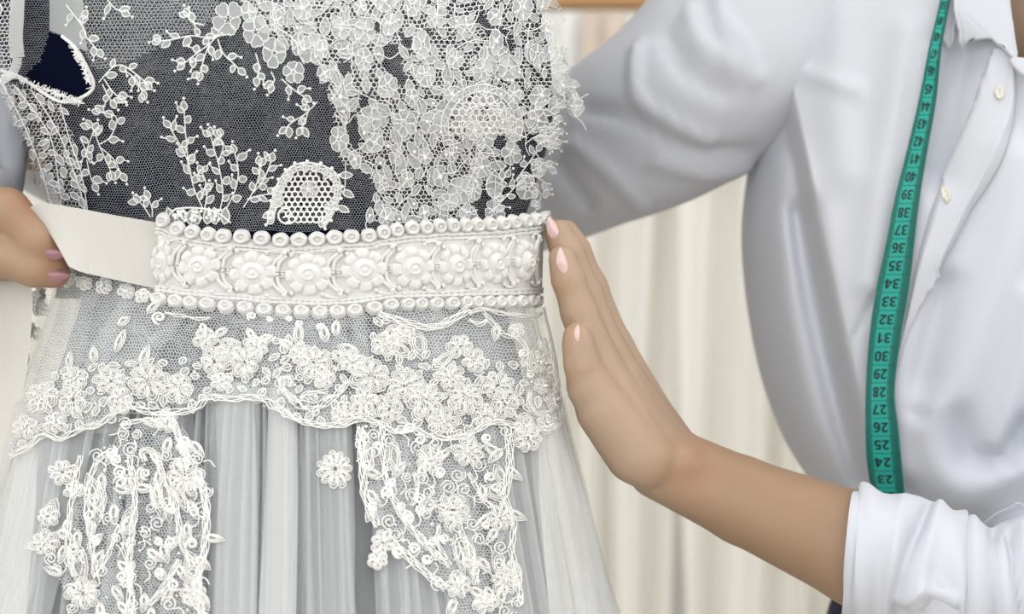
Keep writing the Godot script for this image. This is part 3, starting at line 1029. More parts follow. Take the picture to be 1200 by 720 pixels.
	for p: Vector2 in motif_points(band, 10.0, 900, false):
		var d := Vector2(0.4, 0.9).rotated(rng.randfn() * 0.8)
		leaf(vb, vf, gown, p, d, rng.randf_range(9, 16), rng.randf_range(5, 8), 0.75, false, 0.0014)
	build("side_seam_lace", [vb, mats["lace_thread"], vf, mats["lace_weave"]], t)
	cap_sleeve(t)

func cap_sleeve(t: Node3D) -> void:
	var area := poly([-80, -110, 44, -110, 43, 0, 41, 40, 44, 70, 36, 86, 20, 92, 0, 84, -40, 66, -80, 50])
	var b := Buf.new()
	var f := Buf.new()
	netting(b, gown, Vector2(-80, -110), Vector2(50, 92), 4.8, 0.95, 0.016, func(p: Vector2) -> bool: return Geometry2D.is_point_in_polygon(p, area))
	build("cap_sleeve_net", [b, mats["net_thread"]], t, "stuff")
	var hem := Buf.new()
	var c := curve(pts2([50, -110, 49, 0, 48, 40, 50, 66, 44, 80, 34, 88]), 5.0)
	for i in c.size() - 1:
		var w := 7.5 if c[i].y < 60 else 5.0
		var d := (c[i + 1] - c[i]).normalized().orthogonal() * w
		sheet(hem, gown, PackedVector2Array([c[i] - d, c[i + 1] - d, c[i + 1] + d, c[i] + d]), 0.0165)
	build("cap_sleeve_hem", [hem, mats["tulle_white"]], t)
	var e := Buf.new()
	cord(e, gown, curve(pts2([34, 88, 14, 84, -10, 64, -40, 46]), 5.0), 2.0, 0.016, false, 6)
	flower(e, f, gown, Vector2(8, 2), 13.0, 6, 0.3, Vector2.ONE, 0.017)
	leaf(e, f, gown, Vector2(10, 14), Vector2(0.35, 0.9), 18.0, 15.0, 0.9, true, 0.017)
	cord(e, gown, PackedVector2Array([Vector2(16, 30), Vector2(24, 36), Vector2(27, 40)]), 0.8, 0.017)
	leaf(e, f, gown, Vector2(30, 4), Vector2(0.3, 0.9), 10.0, 6.0, 0.8, false, 0.017)
	netting(e, gown, Vector2(-10, -8), Vector2(30, 18), 7.0, 1.5, 0.0165, func(p: Vector2) -> bool: return p.distance_to(Vector2(8, 2)) < 20.0)
	build("cap_sleeve_lace", [e, mats["lace_thread"], f, mats["lace_weave"]], t)

func skirt(t: Node3D) -> void:
	# two full layers of gathered tulle all the way round
	for lay in [[-0.005, 0.0045, 0.4, "tulle_thin"], [0.0, 0.0035, 2.1, "tulle"]]:
		var rings := []
		for v in [305, 320, 345, 365, 390, 420, 450, 480, 510, 540, 580, 620, 660, 720, 800, 900, 1050, 1300, 1700, 2200, 2715]:
			var grow := clampf((v - 350.0) / 370.0, 0.15, 3.0)
			rings.append(gown_ring(v, lay[0], 300, lay[1] * grow, lay[2]))
		var b := Buf.new()
		loft(b, rings)
		build("skirt_layer", [b, mats[lay[3]]], t)
	# single folds of doubled tulle: centre line and half width from the waist to below the frame, material, lift
	for q in [
		[332, 458, 330, 600, 322, 800, 16, 24, "tulle_white", 0.0025], [272, 455, 274, 600, 270, 800, 26, 28, "tulle_fold", 0.003], [276, 455, 280, 600, 278, 800, 22, 24, "tulle_fold", 0.0045], [302, 455, 300, 620, 296, 800, 5, 5, "tulle_fold", 0.005], [384, 470, 388, 620, 384, 800, 26, 29, "tulle_fold", 0.003], [392, 470, 396, 620, 394, 800, 18, 17, "tulle_thin", 0.004],
		[362, 480, 352, 620, 344, 800, 9, 11, "tulle_thin", 0.005], [458, 480, 468, 620, 480, 800, 28, 38, "tulle_fold", 0.002], [476, 480, 488, 620, 505, 800, 24, 30, "tulle_thin", 0.003], [522, 480, 532, 620, 550, 800, 26, 36, "tulle_fold", 0.003], [600, 490, 612, 620, 626, 800, 20, 34, "tulle_fold", 0.004], [570, 490, 584, 620, 604, 800, 16, 18, "tulle_thin", 0.004],
		[632, 490, 655, 620, 694, 800, 20, 44, "tulle_fold", 0.004], [640, 490, 666, 620, 712, 800, 14, 30, "tulle_fold", 0.006], [108, 470, 64, 640, 20, 800, 14, 26, "tulle_fold", 0.003], [82, 470, 34, 640, -20, 800, 12, 24, "tulle_fold", 0.004], [56, 470, 8, 640, -60, 800, 12, 26, "tulle_fold", 0.003], [70, 470, 24, 640, -36, 800, 24, 44, "tulle_fold", 0.002],
		[205, 470, 214, 620, 216, 800, 22, 24, "tulle_thin", 0.003], [130, 470, 122, 620, 122, 800, 20, 22, "tulle_thin", 0.003],
		[345, 365, 345, 420, 343, 474, 60, 64, "tulle_fold", 0.001], [560, 360, 566, 420, 569, 490, 56, 64, "tulle_fold", 0.001], [160, 330, 120, 420, 96, 510, 56, 50, "tulle_fold", 0.001], [480, 362, 484, 420, 486, 490, 36, 40, "tulle_fold", 0.0015],
		[110, 335, 90, 420, 70, 510, 9, 12, "tulle_fold", 0.002], [160, 345, 120, 420, 100, 500, 10, 14, "tulle_fold", 0.003], [215, 365, 170, 430, 148, 484, 10, 14, "tulle_fold", 0.003], [290, 366, 250, 420, 238, 466, 9, 14, "tulle_thin", 0.003],
		[420, 370, 424, 430, 428, 500, 9, 12, "tulle_fold", 0.002], [330, 370, 326, 430, 324, 470, 14, 18, "tulle_thin", 0.002], [560, 360, 572, 430, 580, 500, 12, 16, "tulle_thin", 0.002], [604, 358, 620, 420, 632, 500, 12, 16, "tulle_fold", 0.002], [505, 362, 512, 430, 520, 500, 14, 18, "tulle_thin", 0.002]]:
		var c := curve(pts2(q.slice(0, 6)), 12.0)
		var b := Buf.new()
		var n := 12
		for i in c.size():
			var w := lerpf(q[6], q[7], float(i) / (c.size() - 1))
			for k in n + 1:
				var s := float(k) / n * 2.0 - 1.0
				var u := c[i].x + s * w
				b.add(gown.p(u, c[i].y, q[9] + 0.003 * sqrt(maxf(1.0 - s * s, 0.0))), Vector3.BACK)
		for i in c.size() - 1:
			for k in n: b.quad(i * (n + 1) + k, i * (n + 1) + k + 1, (i + 1) * (n + 1) + k + 1, (i + 1) * (n + 1) + k)
		b.smooth(0, 0)
		build("tulle_fold", [b, mats[q[8]]], t)

	# many narrow pleats between the broad folds
	for k in 64:
		var u := lerpf(-30.0, 700.0, (k + rng.randf()) / 64.0)
		if absf(u - 422.0) < 14.0 or absf(u - 88.0) < 12.0: continue
		var b := Buf.new()
		var spread := (u - 340.0) / 340.0
		var wide := rng.randf_range(2.0, 6.0)
		var top := u - spread * 26.0
		var c := curve([Vector2(top, 470), Vector2(u + rng.randf_range(-4, 4), 600), Vector2(u + spread * 40.0, 800)], 16.0)
		for i in c.size():
			for j in 7:
				var q := j / 3.0 - 1.0
				b.add(gown.p(c[i].x + q * wide * (0.6 + 0.6 * i / c.size()), c[i].y, 0.0035 + 0.0035 * sqrt(maxf(1.0 - q * q, 0.0))), Vector3.BACK)
		for i in c.size() - 1:
			for j in 6: b.quad(i * 7 + j, i * 7 + j + 1, (i + 1) * 7 + j + 1, (i + 1) * 7 + j)
		b.smooth(0, 0)
		build("tulle_pleat", [b, mats["tulle_fold" if k % 3 else "tulle_thin"]], t)

func peplum(t: Node3D) -> void:
	var nz := FastNoiseLite.new()
	nz.seed = 5
	nz.frequency = 0.02
	var beads := Buf.new()
	var area := poly([70, 300, 185, 300, 330, 368, 460, 360, 628, 352, 646, 440, 643, 506, 600, 510, 560, 503, 520, 520, 470, 515, 430, 500, 380, 505, 345, 497, 310, 480, 270, 478, 215, 489, 160, 487, 130, 505, 60, 512, 24, 540, 40, 440])
	var tails := [poly([150, 500, 205, 490, 235, 530, 250, 590, 242, 660, 246, 760, 165, 760, 158, 620]), poly([160, 500, 120, 545, 95, 600, 60, 650, 90, 700, 95, 760, 150, 760, 150, 640]), poly([415, 500, 600, 505, 590, 560, 585, 640, 598, 700, 590, 760, 545, 760, 500, 680, 430, 610, 418, 540])]
	var nb := Buf.new()
	netting(nb, gown, Vector2(15, 300), Vector2(660, 765), 3.6, 0.5, 0.0065, func(p: Vector2) -> bool: return Geometry2D.is_point_in_polygon(p, area) or Geometry2D.is_point_in_polygon(p, tails[0]) or Geometry2D.is_point_in_polygon(p, tails[1]) or Geometry2D.is_point_in_polygon(p, tails[2]), 6.0, nz)
	build("peplum_net", [nb, mats["net_thread"]], t, "stuff")
	var o0 := 0.0075
	# large embroidered flowers, placed as in the photograph: centre, radius, petals
	for q in [
		[92, 330, 11, 6], [112, 334, 10, 6], [134, 338, 11, 6], [158, 344, 11, 6], [176, 350, 10, 5], [52, 348, 13, 6], [64, 366, 10, 5], [40, 388, 10, 5], [62, 472, 20, 7], [98, 478, 18, 7], [46, 505, 16, 6], [78, 500, 15, 6], [100, 452, 16, 6], [140, 455, 20, 7], [182, 456, 25, 8], [214, 462, 21, 7], [150, 478, 16, 6], [255, 432, 17, 6], [272, 418, 17, 6], [290, 432, 20, 7], [304, 414, 14, 6], [262, 456, 14, 6], [245, 404, 14, 5],
		[368, 434, 23, 9], [352, 422, 12, 5], [380, 452, 13, 5], [432, 448, 24, 8], [412, 432, 15, 6], [448, 412, 18, 6], [466, 400, 15, 6], [470, 460, 22, 8], [494, 476, 23, 8], [452, 486, 17, 6], [424, 478, 18, 7], [400, 492, 15, 6], [520, 448, 18, 7], [536, 474, 22, 8], [512, 500, 17, 6],
		[546, 430, 15, 6], [572, 458, 21, 8], [580, 480, 17, 6], [558, 492, 16, 6], [532, 412, 15, 6], [592, 392, 11, 5], [616, 430, 14, 6], [622, 458, 13, 6], [634, 476, 12, 5], [600, 504, 13, 6], [626, 502, 12, 5],
		[392, 556, 25, 11], [498, 545, 19, 8], [540, 536, 20, 8], [604, 520, 17, 7], [524, 604, 22, 9], [576, 612, 19, 8], [446, 640, 17, 7], [440, 660, 14, 6], [530, 690, 17, 7], [582, 686, 18, 8], [560, 712, 14, 6], [222, 566, 24, 9], [86, 560, 18, 8], [66, 640, 18, 7], [108, 700, 22, 8], [232, 700, 18, 7], [202, 500, 14, 6], [222, 530, 11, 5], [70, 610, 13, 6], [98, 580, 13, 6]]:
		var tb := Buf.new()
		var fb := Buf.new()
		embroidered_flower(tb, fb, beads, gown, Vector2(q[0], q[1]), q[2], q[3], q[0] * 0.37, Vector2(rng.randf_range(0.85, 1.0), rng.randf_range(0.85, 1.0)), o0 + rng.randf_range(0.0, 0.0012))
		build("embroidered_flower", [tb, mats["satin_thread"], fb, mats["embroidery_weave"]], t)
	# leaves with several rows of thread
	for q in [
		[482, 392, 0.2, 1.0, 38, 18], [462, 385, -0.5, 0.85, 28, 15], [452, 410, 0.9, 0.5, 30, 16], [500, 440, 0.75, -0.65, 36, 12], [92, 440, 0.1, -1, 22, 8], [120, 432, 0.0, -1, 20, 9], [144, 420, 0.35, -0.9, 30, 9], [172, 436, 0.35, -0.9, 26, 10], [300, 404, -0.5, -0.8, 15, 8], [306, 405, 0.9, -0.3, 16, 8], [350, 412, 0.05, -1, 30, 11], [345, 415, -0.8, -0.5, 20, 9], [382, 408, -0.2, -1, 24, 11], [392, 400, 0.1, -1, 20, 9], [395, 412, 0.9, 0.3, 26, 12], [390, 418, 0.6, 0.7, 20, 12], [572, 384, -0.1, 1, 22, 9], [620, 400, 0.1, 1, 18, 7], [540, 632, 0.12, 1, 52, 13], [525, 632, 0.25, 1, 50, 10], [456, 520, 0.1, 1, 46, 14], [432, 520, -0.1, 1, 40, 12], [558, 575, 0.8, 0.6, 30, 14], [570, 550, 0.4, 0.9, 30, 12], [570, 650, 0.3, 0.95, 40, 14], [590, 660, 0.3, 0.95, 30, 12], [505, 590, -0.7, 0.7, 28, 14], [112, 560, 0.3, 0.95, 56, 16], [128, 570, -0.1, 1, 52, 14], [196, 560, 0.15, 1, 60, 16], [184, 566, 0.25, 1, 50, 13], [208, 570, 0.4, 0.9, 40, 12], [226, 650, 0.2, 1, 44, 18], [160, 600, -0.1, 1, 44, 16], [100, 640, 0.1, 1, 56, 20], [78, 590, -0.4, 0.9, 40, 16], [56, 404, 0.3, -0.9, 16, 8], [40, 438, 0.4, -0.9, 20, 9], [244, 396, -0.3, -0.9, 12, 8], [256, 400, 0.8, -0.5, 16, 9], [180, 372, 0.6, -0.7, 24, 9], [160, 378, -0.8, 0.5, 16, 9]]:
		var tb := Buf.new()
		var fb := Buf.new()
		var d := Vector2(q[2], q[3]).normalized()
		for ring in 3:
			var k := 1.0 - ring * 0.26
			cord(tb, gown, leaf_outline(Vector2(q[0], q[1]) + d * q[4] * 0.12 * ring, d, q[4] * k, q[5] * k, 7), 0.7, o0 + 0.0004 * ring, true)
		sheet(fb, gown, leaf_outline(Vector2(q[0], q[1]), d, q[4], q[5], 7), o0 - 0.0005)
		build("embroidered_leaf", [tb, mats["satin_thread"], fb, mats["embroidery_weave"]], t)
	# corded vines and the scalloped hem
	var vines := [
		[[628, 362, 636, 390, 642, 430, 644, 470, 640, 500, 620, 508, 600, 509], 3], [[600, 509, 575, 500, 560, 503, 540, 515, 520, 520, 495, 516, 482, 508], 3], [[482, 508, 460, 512, 440, 502, 420, 497, 400, 504, 375, 505, 350, 498, 325, 484, 300, 476, 275, 478, 250, 476, 232, 486, 205, 490, 180, 488, 158, 482], 3],
		[[158, 482, 140, 492, 128, 503, 108, 508, 84, 520, 66, 515, 48, 530, 28, 540], 3], [[330, 450, 336, 470, 352, 482, 372, 484, 392, 474, 406, 456], 3], [[332, 452, 342, 450, 340, 462], 2], [[352, 478, 362, 470, 384, 468], 2], [[608, 466, 606, 480, 616, 490, 632, 484, 634, 470], 2],
		[[440, 372, 470, 384, 496, 390, 516, 384, 540, 366], 4], [[200, 372, 240, 380, 250, 378], 1], [[540, 372, 556, 366, 580, 372, 610, 374, 624, 370], 2], [[556, 370, 576, 396, 596, 404, 606, 420], 2], [[540, 380, 552, 386, 560, 380], 2],
		[[420, 505, 422, 550, 426, 590, 440, 622], 4], [[444, 505, 446, 545, 452, 580, 470, 615, 500, 650, 520, 668], 3], [[456, 640, 478, 662, 500, 682, 516, 694], 4], [[583, 508, 586, 550, 580, 590], 4], [[580, 590, 590, 620, 588, 650, 596, 690, 598, 715], 3], [[540, 560, 556, 590, 566, 600], 2], [[530, 626, 546, 660, 548, 690], 3], [[508, 620, 506, 640, 516, 660], 2], [[480, 560, 484, 580, 478, 600], 2],
		[[106, 540, 96, 590, 92, 640, 98, 680], 3], [[138, 535, 126, 545, 118, 562, 112, 600, 118, 640, 122, 680], 3], [[160, 540, 166, 600, 160, 660, 164, 730], 3], [[236, 560, 246, 600, 244, 650, 236, 690, 244, 740], 4], [[178, 548, 174, 536, 184, 536, 196, 560, 212, 600, 218, 640, 232, 670], 3], [[216, 660, 200, 690, 182, 714], 3], [[148, 620, 138, 650, 124, 680], 2], [[152, 640, 160, 680, 156, 730], 2], [[150, 505, 176, 498, 200, 506], 2], [[204, 490, 216, 520, 228, 552], 4]]
	for q in vines:
		var tb := Buf.new()
		vine(tb, gown, pts2(q[0]), q[1] + 1, 1.9, o0 + 0.0008)
		build("corded_vine", [tb, mats["satin_thread"]], t)
	# curled tendrils
	for q in [[428, 552, 7, 0.0], [450, 585, 7, 2.0], [434, 600, 6, 1.0], [474, 612, 7, 3.0], [456, 572, 6, 0.5], [466, 600, 5, 2.2], [486, 592, 7, 4.0], [486, 604, 6, 5.0], [462, 652, 7, 1.0], [480, 648, 7, 3.4], [494, 660, 7, 0.3], [514, 636, 6, 1.5], [500, 640, 6, 4.2], [564, 566, 7, 2.0], [570, 578, 6, 5.0], [560, 620, 5, 1.0], [475, 508, 7, 2.0], [486, 522, 7, 4.0], [560, 520, 7, 1.0], [232, 606, 7, 3.0], [206, 602, 7, 0.0], [206, 640, 7, 1.0], [230, 642, 7, 2.6], [192, 640, 6, 4.0], [210, 690, 8, 0.6], [194, 676, 6, 2.0], [116, 610, 7, 1.0], [98, 648, 7, 2.0], [122, 640, 6, 4.0], [146, 546, 8, 1.0], [150, 560, 8, 2.0], [150, 572, 8, 3.0], [142, 540, 7, 0.0], [178, 562, 7, 1.2], [152, 680, 7, 0.4], [158, 690, 7, 2.4], [140, 536, 8, 5.0], [222, 524, 10, 0.0], [194, 378, 9, 1.5], [298, 376, 6, 2.0], [318, 380, 4, 0.0], [340, 380, 4, 3.0], [600, 420, 6, 2.0], [606, 444, 5, 4.0], [352, 386, 5, 1.0], [376, 390, 5, 2.0], [440, 530, 6, 3.0], [510, 560, 6, 1.0]]:
		var tb := Buf.new()
		spiral(tb, gown, Vector2(q[0], q[1]), q[2], q[3], 1.6, 1.0, o0 + 0.001)
		spiral(tb, gown, Vector2(q[0], q[1]), q[2] * 0.8, q[3] + 0.4, 1.3, 0.9, o0 + 0.0014)
		build("thread_curl", [tb, mats["satin_thread"]], t)
	# loose small petals that fill the heavy parts, and the hem's picots
	var heavy := poly([26, 535, 60, 470, 84, 440, 140, 436, 165, 430, 235, 430, 245, 405, 320, 400, 430, 425, 440, 380, 470, 380, 500, 430, 600, 430, 630, 400, 645, 440, 643, 506, 600, 508, 560, 503, 520, 518, 470, 515, 430, 500, 380, 503, 345, 495, 310, 478, 270, 476, 215, 487, 160, 485, 130, 503, 60, 512])
	for p: Vector2 in motif_points(heavy, 11.0, 6000, false).slice(0, 240):
		var tb := Buf.new()
		var fb := Buf.new()
		var d := Vector2.from_angle(rng.randf() * TAU)
		leaf(tb, fb, gown, p - d * 6.0, d, rng.randf_range(9, 15), rng.randf_range(6, 9), 0.85, true, o0 - 0.0004)
		build("embroidered_petal", [tb, mats["satin_thread"], fb, mats["embroidery_weave"]], t)
		if rng.randf() < 0.7: knob(beads, gown, p + Vector2(rng.randfn(), rng.randfn()) * 3.0, rng.randf_range(1.1, 1.9), o0 + 0.002)
	for tl in tails:
		for p: Vector2 in motif_points(tl, 17.0, 1500, false):
			var tb := Buf.new()
			var fb := Buf.new()
			var d := Vector2(0.1, 1.0).rotated(rng.randfn() * 0.7)
			if rng.randf() < 0.45:
				for ring in 3: cord(tb, gown, leaf_outline(p + d * 2.0 * ring, d, 24.0 - 6.0 * ring, 10.0 - 2.6 * ring, 6), 0.7, o0 + 0.0003 * ring, true)
				sheet(fb, gown, leaf_outline(p, d, 24.0, 10.0, 6), o0 - 0.0004)
				build("embroidered_leaf", [tb, mats["satin_thread"], fb, mats["embroidery_weave"]], t)
			else:
				spiral(tb, gown, p, rng.randf_range(6.0, 9.0), rng.randf() * TAU, 1.7, 0.8, o0 + 0.001)
				cord(tb, gown, curve([p + d * 7.0, p + d * 14.0 + d.orthogonal() * 4.0, p + d * 22.0], 3.0), 0.8, o0 + 0.001)
				build("thread_curl", [tb, mats["satin_thread"]], t)
		for p: Vector2 in motif_points(tl, 13.0, 1500, false):
			if rng.randf() < 0.5: knob(beads, gown, p, rng.randf_range(1.1, 1.8), o0 + 0.0015)
	build("seed_beads", [beads, mats["bead_glass"]], t, "stuff")

# ------------------------------------------------------------------ belt
var belt_top := [[183, 257], [195.5, 256], [212, 266], [229, 270], [247, 273], [264, 275.5], [285, 276], [308, 278], [330, 280], [351, 280], [372, 279], [392, 277], [411, 276], [431, 275], [448, 270.7], [463, 268], [480, 265.5], [496, 265], [511, 263.5], [526, 263], [540, 262.6], [553, 262.3], [567, 261.7], [581, 260.7], [593, 259], [606, 257.5], [618, 256.5], [630, 255], [645, 254]]
var belt_low := [[172, 351], [191, 352], [210, 355], [227, 357], [246, 359], [267, 361.8], [289, 363], [311, 366], [333, 367], [354, 368], [375, 369], [395, 368], [415, 366.5], [437, 363], [456, 359.5], [475, 358.5], [490, 358], [507, 357.7], [525, 357], [540, 356], [552, 355.5], [565, 355], [577, 355], [588, 354.6], [600, 354], [613, 353.5], [626, 353], [645, 352]]

func disc(b: Buf, s: Surf, c: Vector2, rx: float, ry: float, off: float, n: int, m: int, shape: Callable) -> void:   # shape(r, angle) -> [outline, height in metres]
	var first := b.v.size()
	var ifirst := b.ix.size()
	for j in m + 1:
		var r := float(j) / m
		for i in n:
			var an := TAU * i / n
			var q: Array = shape.call(r, an)
			var p := c + Vector2(cos(an) * rx, sin(an) * ry) * r * float(q[0])
			b.add(s.p(p.x, p.y, off + q[1]), Vector3.BACK, Vector2(r, an))
	for j in m:
		for i in n:
			var k := (i + 1) % n
			b.quad(first + j * n + i, first + j * n + k, first + (j + 1) * n + k, first + (j + 1) * n + i)
	b.smooth(first, ifirst)
	if b.n[first + n * (m - 1)].dot(s.normal(c.x, c.y)) < 0.0:
		for k in range(ifirst, b.ix.size(), 3):
			var t := b.ix[k]
			b.ix[k] = b.ix[k + 1]
			b.ix[k + 1] = t
		for k in range(first, b.v.size()): b.n[k] = -b.n[k]
	for i in n: b.n[first + i] = s.normal(c.x, c.y)

func sash() -> void:
	var t := thing("sash_belt", "cream ribbon belt with white flower trim round the dress waist, one end held", "belt", Vector3((355.0 - 600.0) * GS, W(0, 310, GZ).y, GZ))
	var off := 0.006
	# crocheted band under the flowers
	var b := Buf.new()
	var cols := 118
	var rows := 14
	for i in cols + 1:
		var u := lerpf(184.0, 640.0, float(i) / cols)
		var y0 := look(belt_top, u, 1) + 3.0
		var y1 := look(belt_low, u, 1) - 3.0
		for j in rows + 1:
			var s := float(j) / rows
			var edge := minf(s, 1.0 - s)
			b.add(gown.p(u, lerpf(y0, y1, s), off - 0.004 * (1.0 - smoothstep(0.0, 0.08, edge)) - 0.004 * (1.0 - smoothstep(0.0, 0.02, float(i) / cols))), Vector3.BACK)
	for i in cols:
		for j in rows: b.quad(i * (rows + 1) + j, (i + 1) * (rows + 1) + j, (i + 1) * (rows + 1) + j + 1, i * (rows + 1) + j + 1)
	b.smooth(0, 0)
	build("crochet_band", [b, mats["cotton_lace"]], t)
	# the band goes on round the back of the waist
	var back := Buf.new()
	var bq := []
	for v in [259, 270, 290, 310, 330, 350]:
		var ring := gown_ring(v, 0.0008, 120)
		var part := PackedVector3Array()
		for i in 121:
			var q := ring[(i) % 120]
			if q.z < GZ + 0.004: part.append(q)
		bq.append(part)
	var least := 999
	for q in bq: least = mini(least, q.size())
	for k in bq.size(): bq[k] = bq[k].slice(0, least)
	loft(back, bq, false)
	build("ribbon_back", [back, mats["ribbon_satin"]], t)
	# twisted cords along both edges
	for e in [[belt_top, 10.0], [belt_top, 14.5], [belt_low, -10.0], [belt_low, -14.0]]:
		var c := Buf.new()
		for tw in 2:
			var o := PackedVector2Array()
			for i in 226: 
				var u := 188.0 + i * 2.0
				o.append(Vector2(u, look(e[0], u, 1) + e[1] + 1.1 * sin(i * 0.9 + tw * PI)))
			cord(c, gown, o, 1.35, off + 0.0005, false, 5)
		build("edge_cord", [c, mats["cotton_lace"]], t)
	# round picots
	for e in [belt_top, belt_low]:
		for i in range(1, e.size() - 1):
			var c := Vector2(e[i][0], e[i][1])
			var gap: float = (e[i + 1][0] - e[i - 1][0]) * 0.5
			var d := Buf.new()
			var rx := minf(gap * 0.53, 10.6)
			disc(d, gown, c, rx, 9.2, off - 0.002, 18, 10, func(r: float, an: float) -> Array:
				var h := 0.0036 * sqrt(maxf(1.0 - pow(r, 4.0), 0.0)) + 0.0010 * exp(-pow((r - 0.62) / 0.2, 2.0)) - 0.0012 * exp(-pow((r - 0.3) / 0.12, 2.0)) + 0.0006 * exp(-pow(r / 0.16, 2.0)) + 0.00025 * sin(an * 9.0) * r
				return [1.0 + 0.03 * sin(an * 5.0 + i), h])
			build("picot", [d, mats["cotton_lace"]], t)
	# flowers along the middle
	for q in [[239, 312, 25.0, 27.0], [299, 320.5, 28.5, 28.0], [362, 322, 28.0, 27.5], [425, 316.5, 27.0, 28.0], [480, 314, 25.0, 27.5], [527, 311, 20.0, 27.0], [570, 308, 16.5, 26.0], [603, 305, 12.5, 25.0], [197, 307, 13.0, 28.0]]:
		var c := Vector2(q[0], q[1])
		var d := Buf.new()
		disc(d, gown, c, q[2], q[3], off, 64, 16, func(r: float, an: float) -> Array:
			var lobe := absf(cos(an * 4.0 + 0.4))
			var h := 0.0036 * sqrt(maxf(1.0 - pow(r, 5.0), 0.0)) - 0.0016 * pow(1.0 - lobe, 4.0) * smoothstep(0.4, 0.8, r) - 0.0014 * exp(-pow((r - 0.52) / 0.09, 2.0)) + 0.0002 * sin(an * 40.0) * r
			return [0.88 + 0.12 * pow(lobe, 0.5) if r > 0.5 else 1.0, h])
		var fl := build("crochet_flower", [d, mats["cotton_lace"]], t)
		var k := Buf.new()
		disc(k, gown, c, q[2] * 0.36, q[3] * 0.36, off + 0.0034, 24, 10, func(r: float, an: float) -> Array:
			return [1.0, 0.0014 * sqrt(maxf(1.0 - pow(r, 6.0), 0.0)) + 0.0012 * exp(-pow((r - 0.72) / 0.14, 2.0)) + 0.0014 * exp(-pow(r / 0.3, 2.0))])
		build("flower_button", [k, mats["cotton_lace"]], fl)
	# pairs of curved leaves and small knots between the flowers
	for q in [[218, 309, 0.9], [269, 317, 1.0], [331, 322, 1.0], [394, 320, 1.0], [453, 315, 0.9], [504, 312, 0.75], [549, 309, 0.6], [587, 306, 0.5], [618, 304, 0.45]]:
		var c := Vector2(q[0], q[1])
		var w: float = q[2]
		var d := Buf.new()
		for sg in [-1.0, 1.0]:
			for k in 2:
				cord(d, gown, curve([c + Vector2((-11 + k * 7) * w, sg * 3.0), c + Vector2((-8 + k * 6) * w, sg * 14), c + Vector2((2 + k * 5) * w, sg * 24)], 3.0), 2.3, off + 0.0012, false, 6)
			cord(d, gown, curve([c + Vector2(10 * w, sg * 29), c + Vector2(-2 * w, sg * 31), c + Vector2(-14 * w, sg * 29)], 3.0), 1.8, off + 0.0008, false, 6)
			knob(d, gown, c + Vector2(4 * w, sg * 27), 3.6, off + 0.0015)
			knob(d, gown, c + Vector2(12 * w, sg * 24), 3.0, off + 0.0015)
			knob(d, gown, c + Vector2(-16 * w, sg * 27), 2.8, off + 0.0012)
			cord(d, gown, PackedVector2Array([c + Vector2(-1 * w, sg * 3.0), c + Vector2(3 * w, sg * 3.5), c + Vector2(7 * w, sg * 3.0)]), 1.3, off + 0.001, false, 5)
		knob(d, gown, c + Vector2(-4 * w, 0), 2.5, off + 0.0015)
		knob(d, gown, c + Vector2(2 * w, 0), 2.0, off + 0.0015)
		build("crescent_pair", [d, mats["cotton_lace"]], t)
	# the free end of the ribbon, pulled away to the left and turned back
	var rb := Buf.new()
	var tc := curve(pts2([197, 263, 130, 251.5, 85, 243, 50, 238.5, 29, 246]), 4.0)
	var bc := curve(pts2([194, 341, 130, 327, 104, 321, 92, 318, 82, 313]), 4.0)
	var nr := 44
	var nt := 16
	var zr := gown.at(190, 300) + 0.003
	for i in nr + 9:
		var s := minf(float(i) / nr, 1.0)
		var turn := maxf(i - nr, 0.0) / 8.0
		for j in nt + 1:
			var w := float(j) / nt
			var a := tc[int(s * (tc.size() - 1))]
			var c := bc[int(s * (bc.size() - 1))]
			var p := a.lerp(c, w) + Vector2(9.0 * sin(PI * pow(w, 0.55)) * pow(s, 5.0), 0.0)
			var z := lerpf(zr, 0.004, pow(s, 0.8)) - 0.012 * pow(s, 6.0) * (1.0 - w) + 0.0025 * sin(s * 5.0 + w * 2.0) * s * (1.0 - s)
			if turn > 0.0:
				p += Vector2(9.0 * (1.0 - cos(turn * PI)) * 0.5 - 4.0 * sin(turn * PI), 0)
				z -= 0.005 * turn
			rb.add(W(p.x, p.y, z), Vector3.BACK)
	for i in nr + 8:
		for j in nt: rb.quad(i * (nt + 1) + j, i * (nt + 1) + j + 1, (i + 1) * (nt + 1) + j + 1, (i + 1) * (nt + 1) + j)
	rb.smooth(0, 0)
	build("ribbon", [rb, mats["ribbon_satin"]], t)
	var rl := Buf.new()
	var rings := []
	for q in [[30, 245, 66, 249, -0.012], [33, 252, 68, 262, -0.020], [40, 262, 74, 285, -0.026], [44, 290, 78, 312, -0.028]]:
		var ring := PackedVector3Array()
		for k in 9: ring.append(W(lerpf(q[0], q[2], k / 8.0), lerpf(q[1], q[3], k / 8.0), q[4]))
		rings.append(ring)
	loft(rl, rings, false)
	build("ribbon_turnback", [rl, mats["ribbon_satin"]], t)
	# its tail hangs from the hand
	var tl := Buf.new()
	var tr := []
	for j in 40:
		var s := j / 39.0
		var v := lerpf(300.0, 860.0, s)
		var right := look([[300, 30], [345, 38], [420, 33], [480, 22], [610, 0], [720, -22], [860, -50]], v, 1)
		var ring := PackedVector3Array()
		for k in 17:
			var w := k / 16.0
			ring.append(W(lerpf(right - 96.0 - 20.0 * s, right, w), v + 5.0 * sin(w * 9.0) * (1.0 - s), -0.040 + 0.02 * s + 0.004 * sin(w * 7.0 + s * 2.0)))
		tr.append(ring)
	loft(tl, tr, false)
	build("ribbon_tail", [tl, mats["ribbon_satin"]], t)

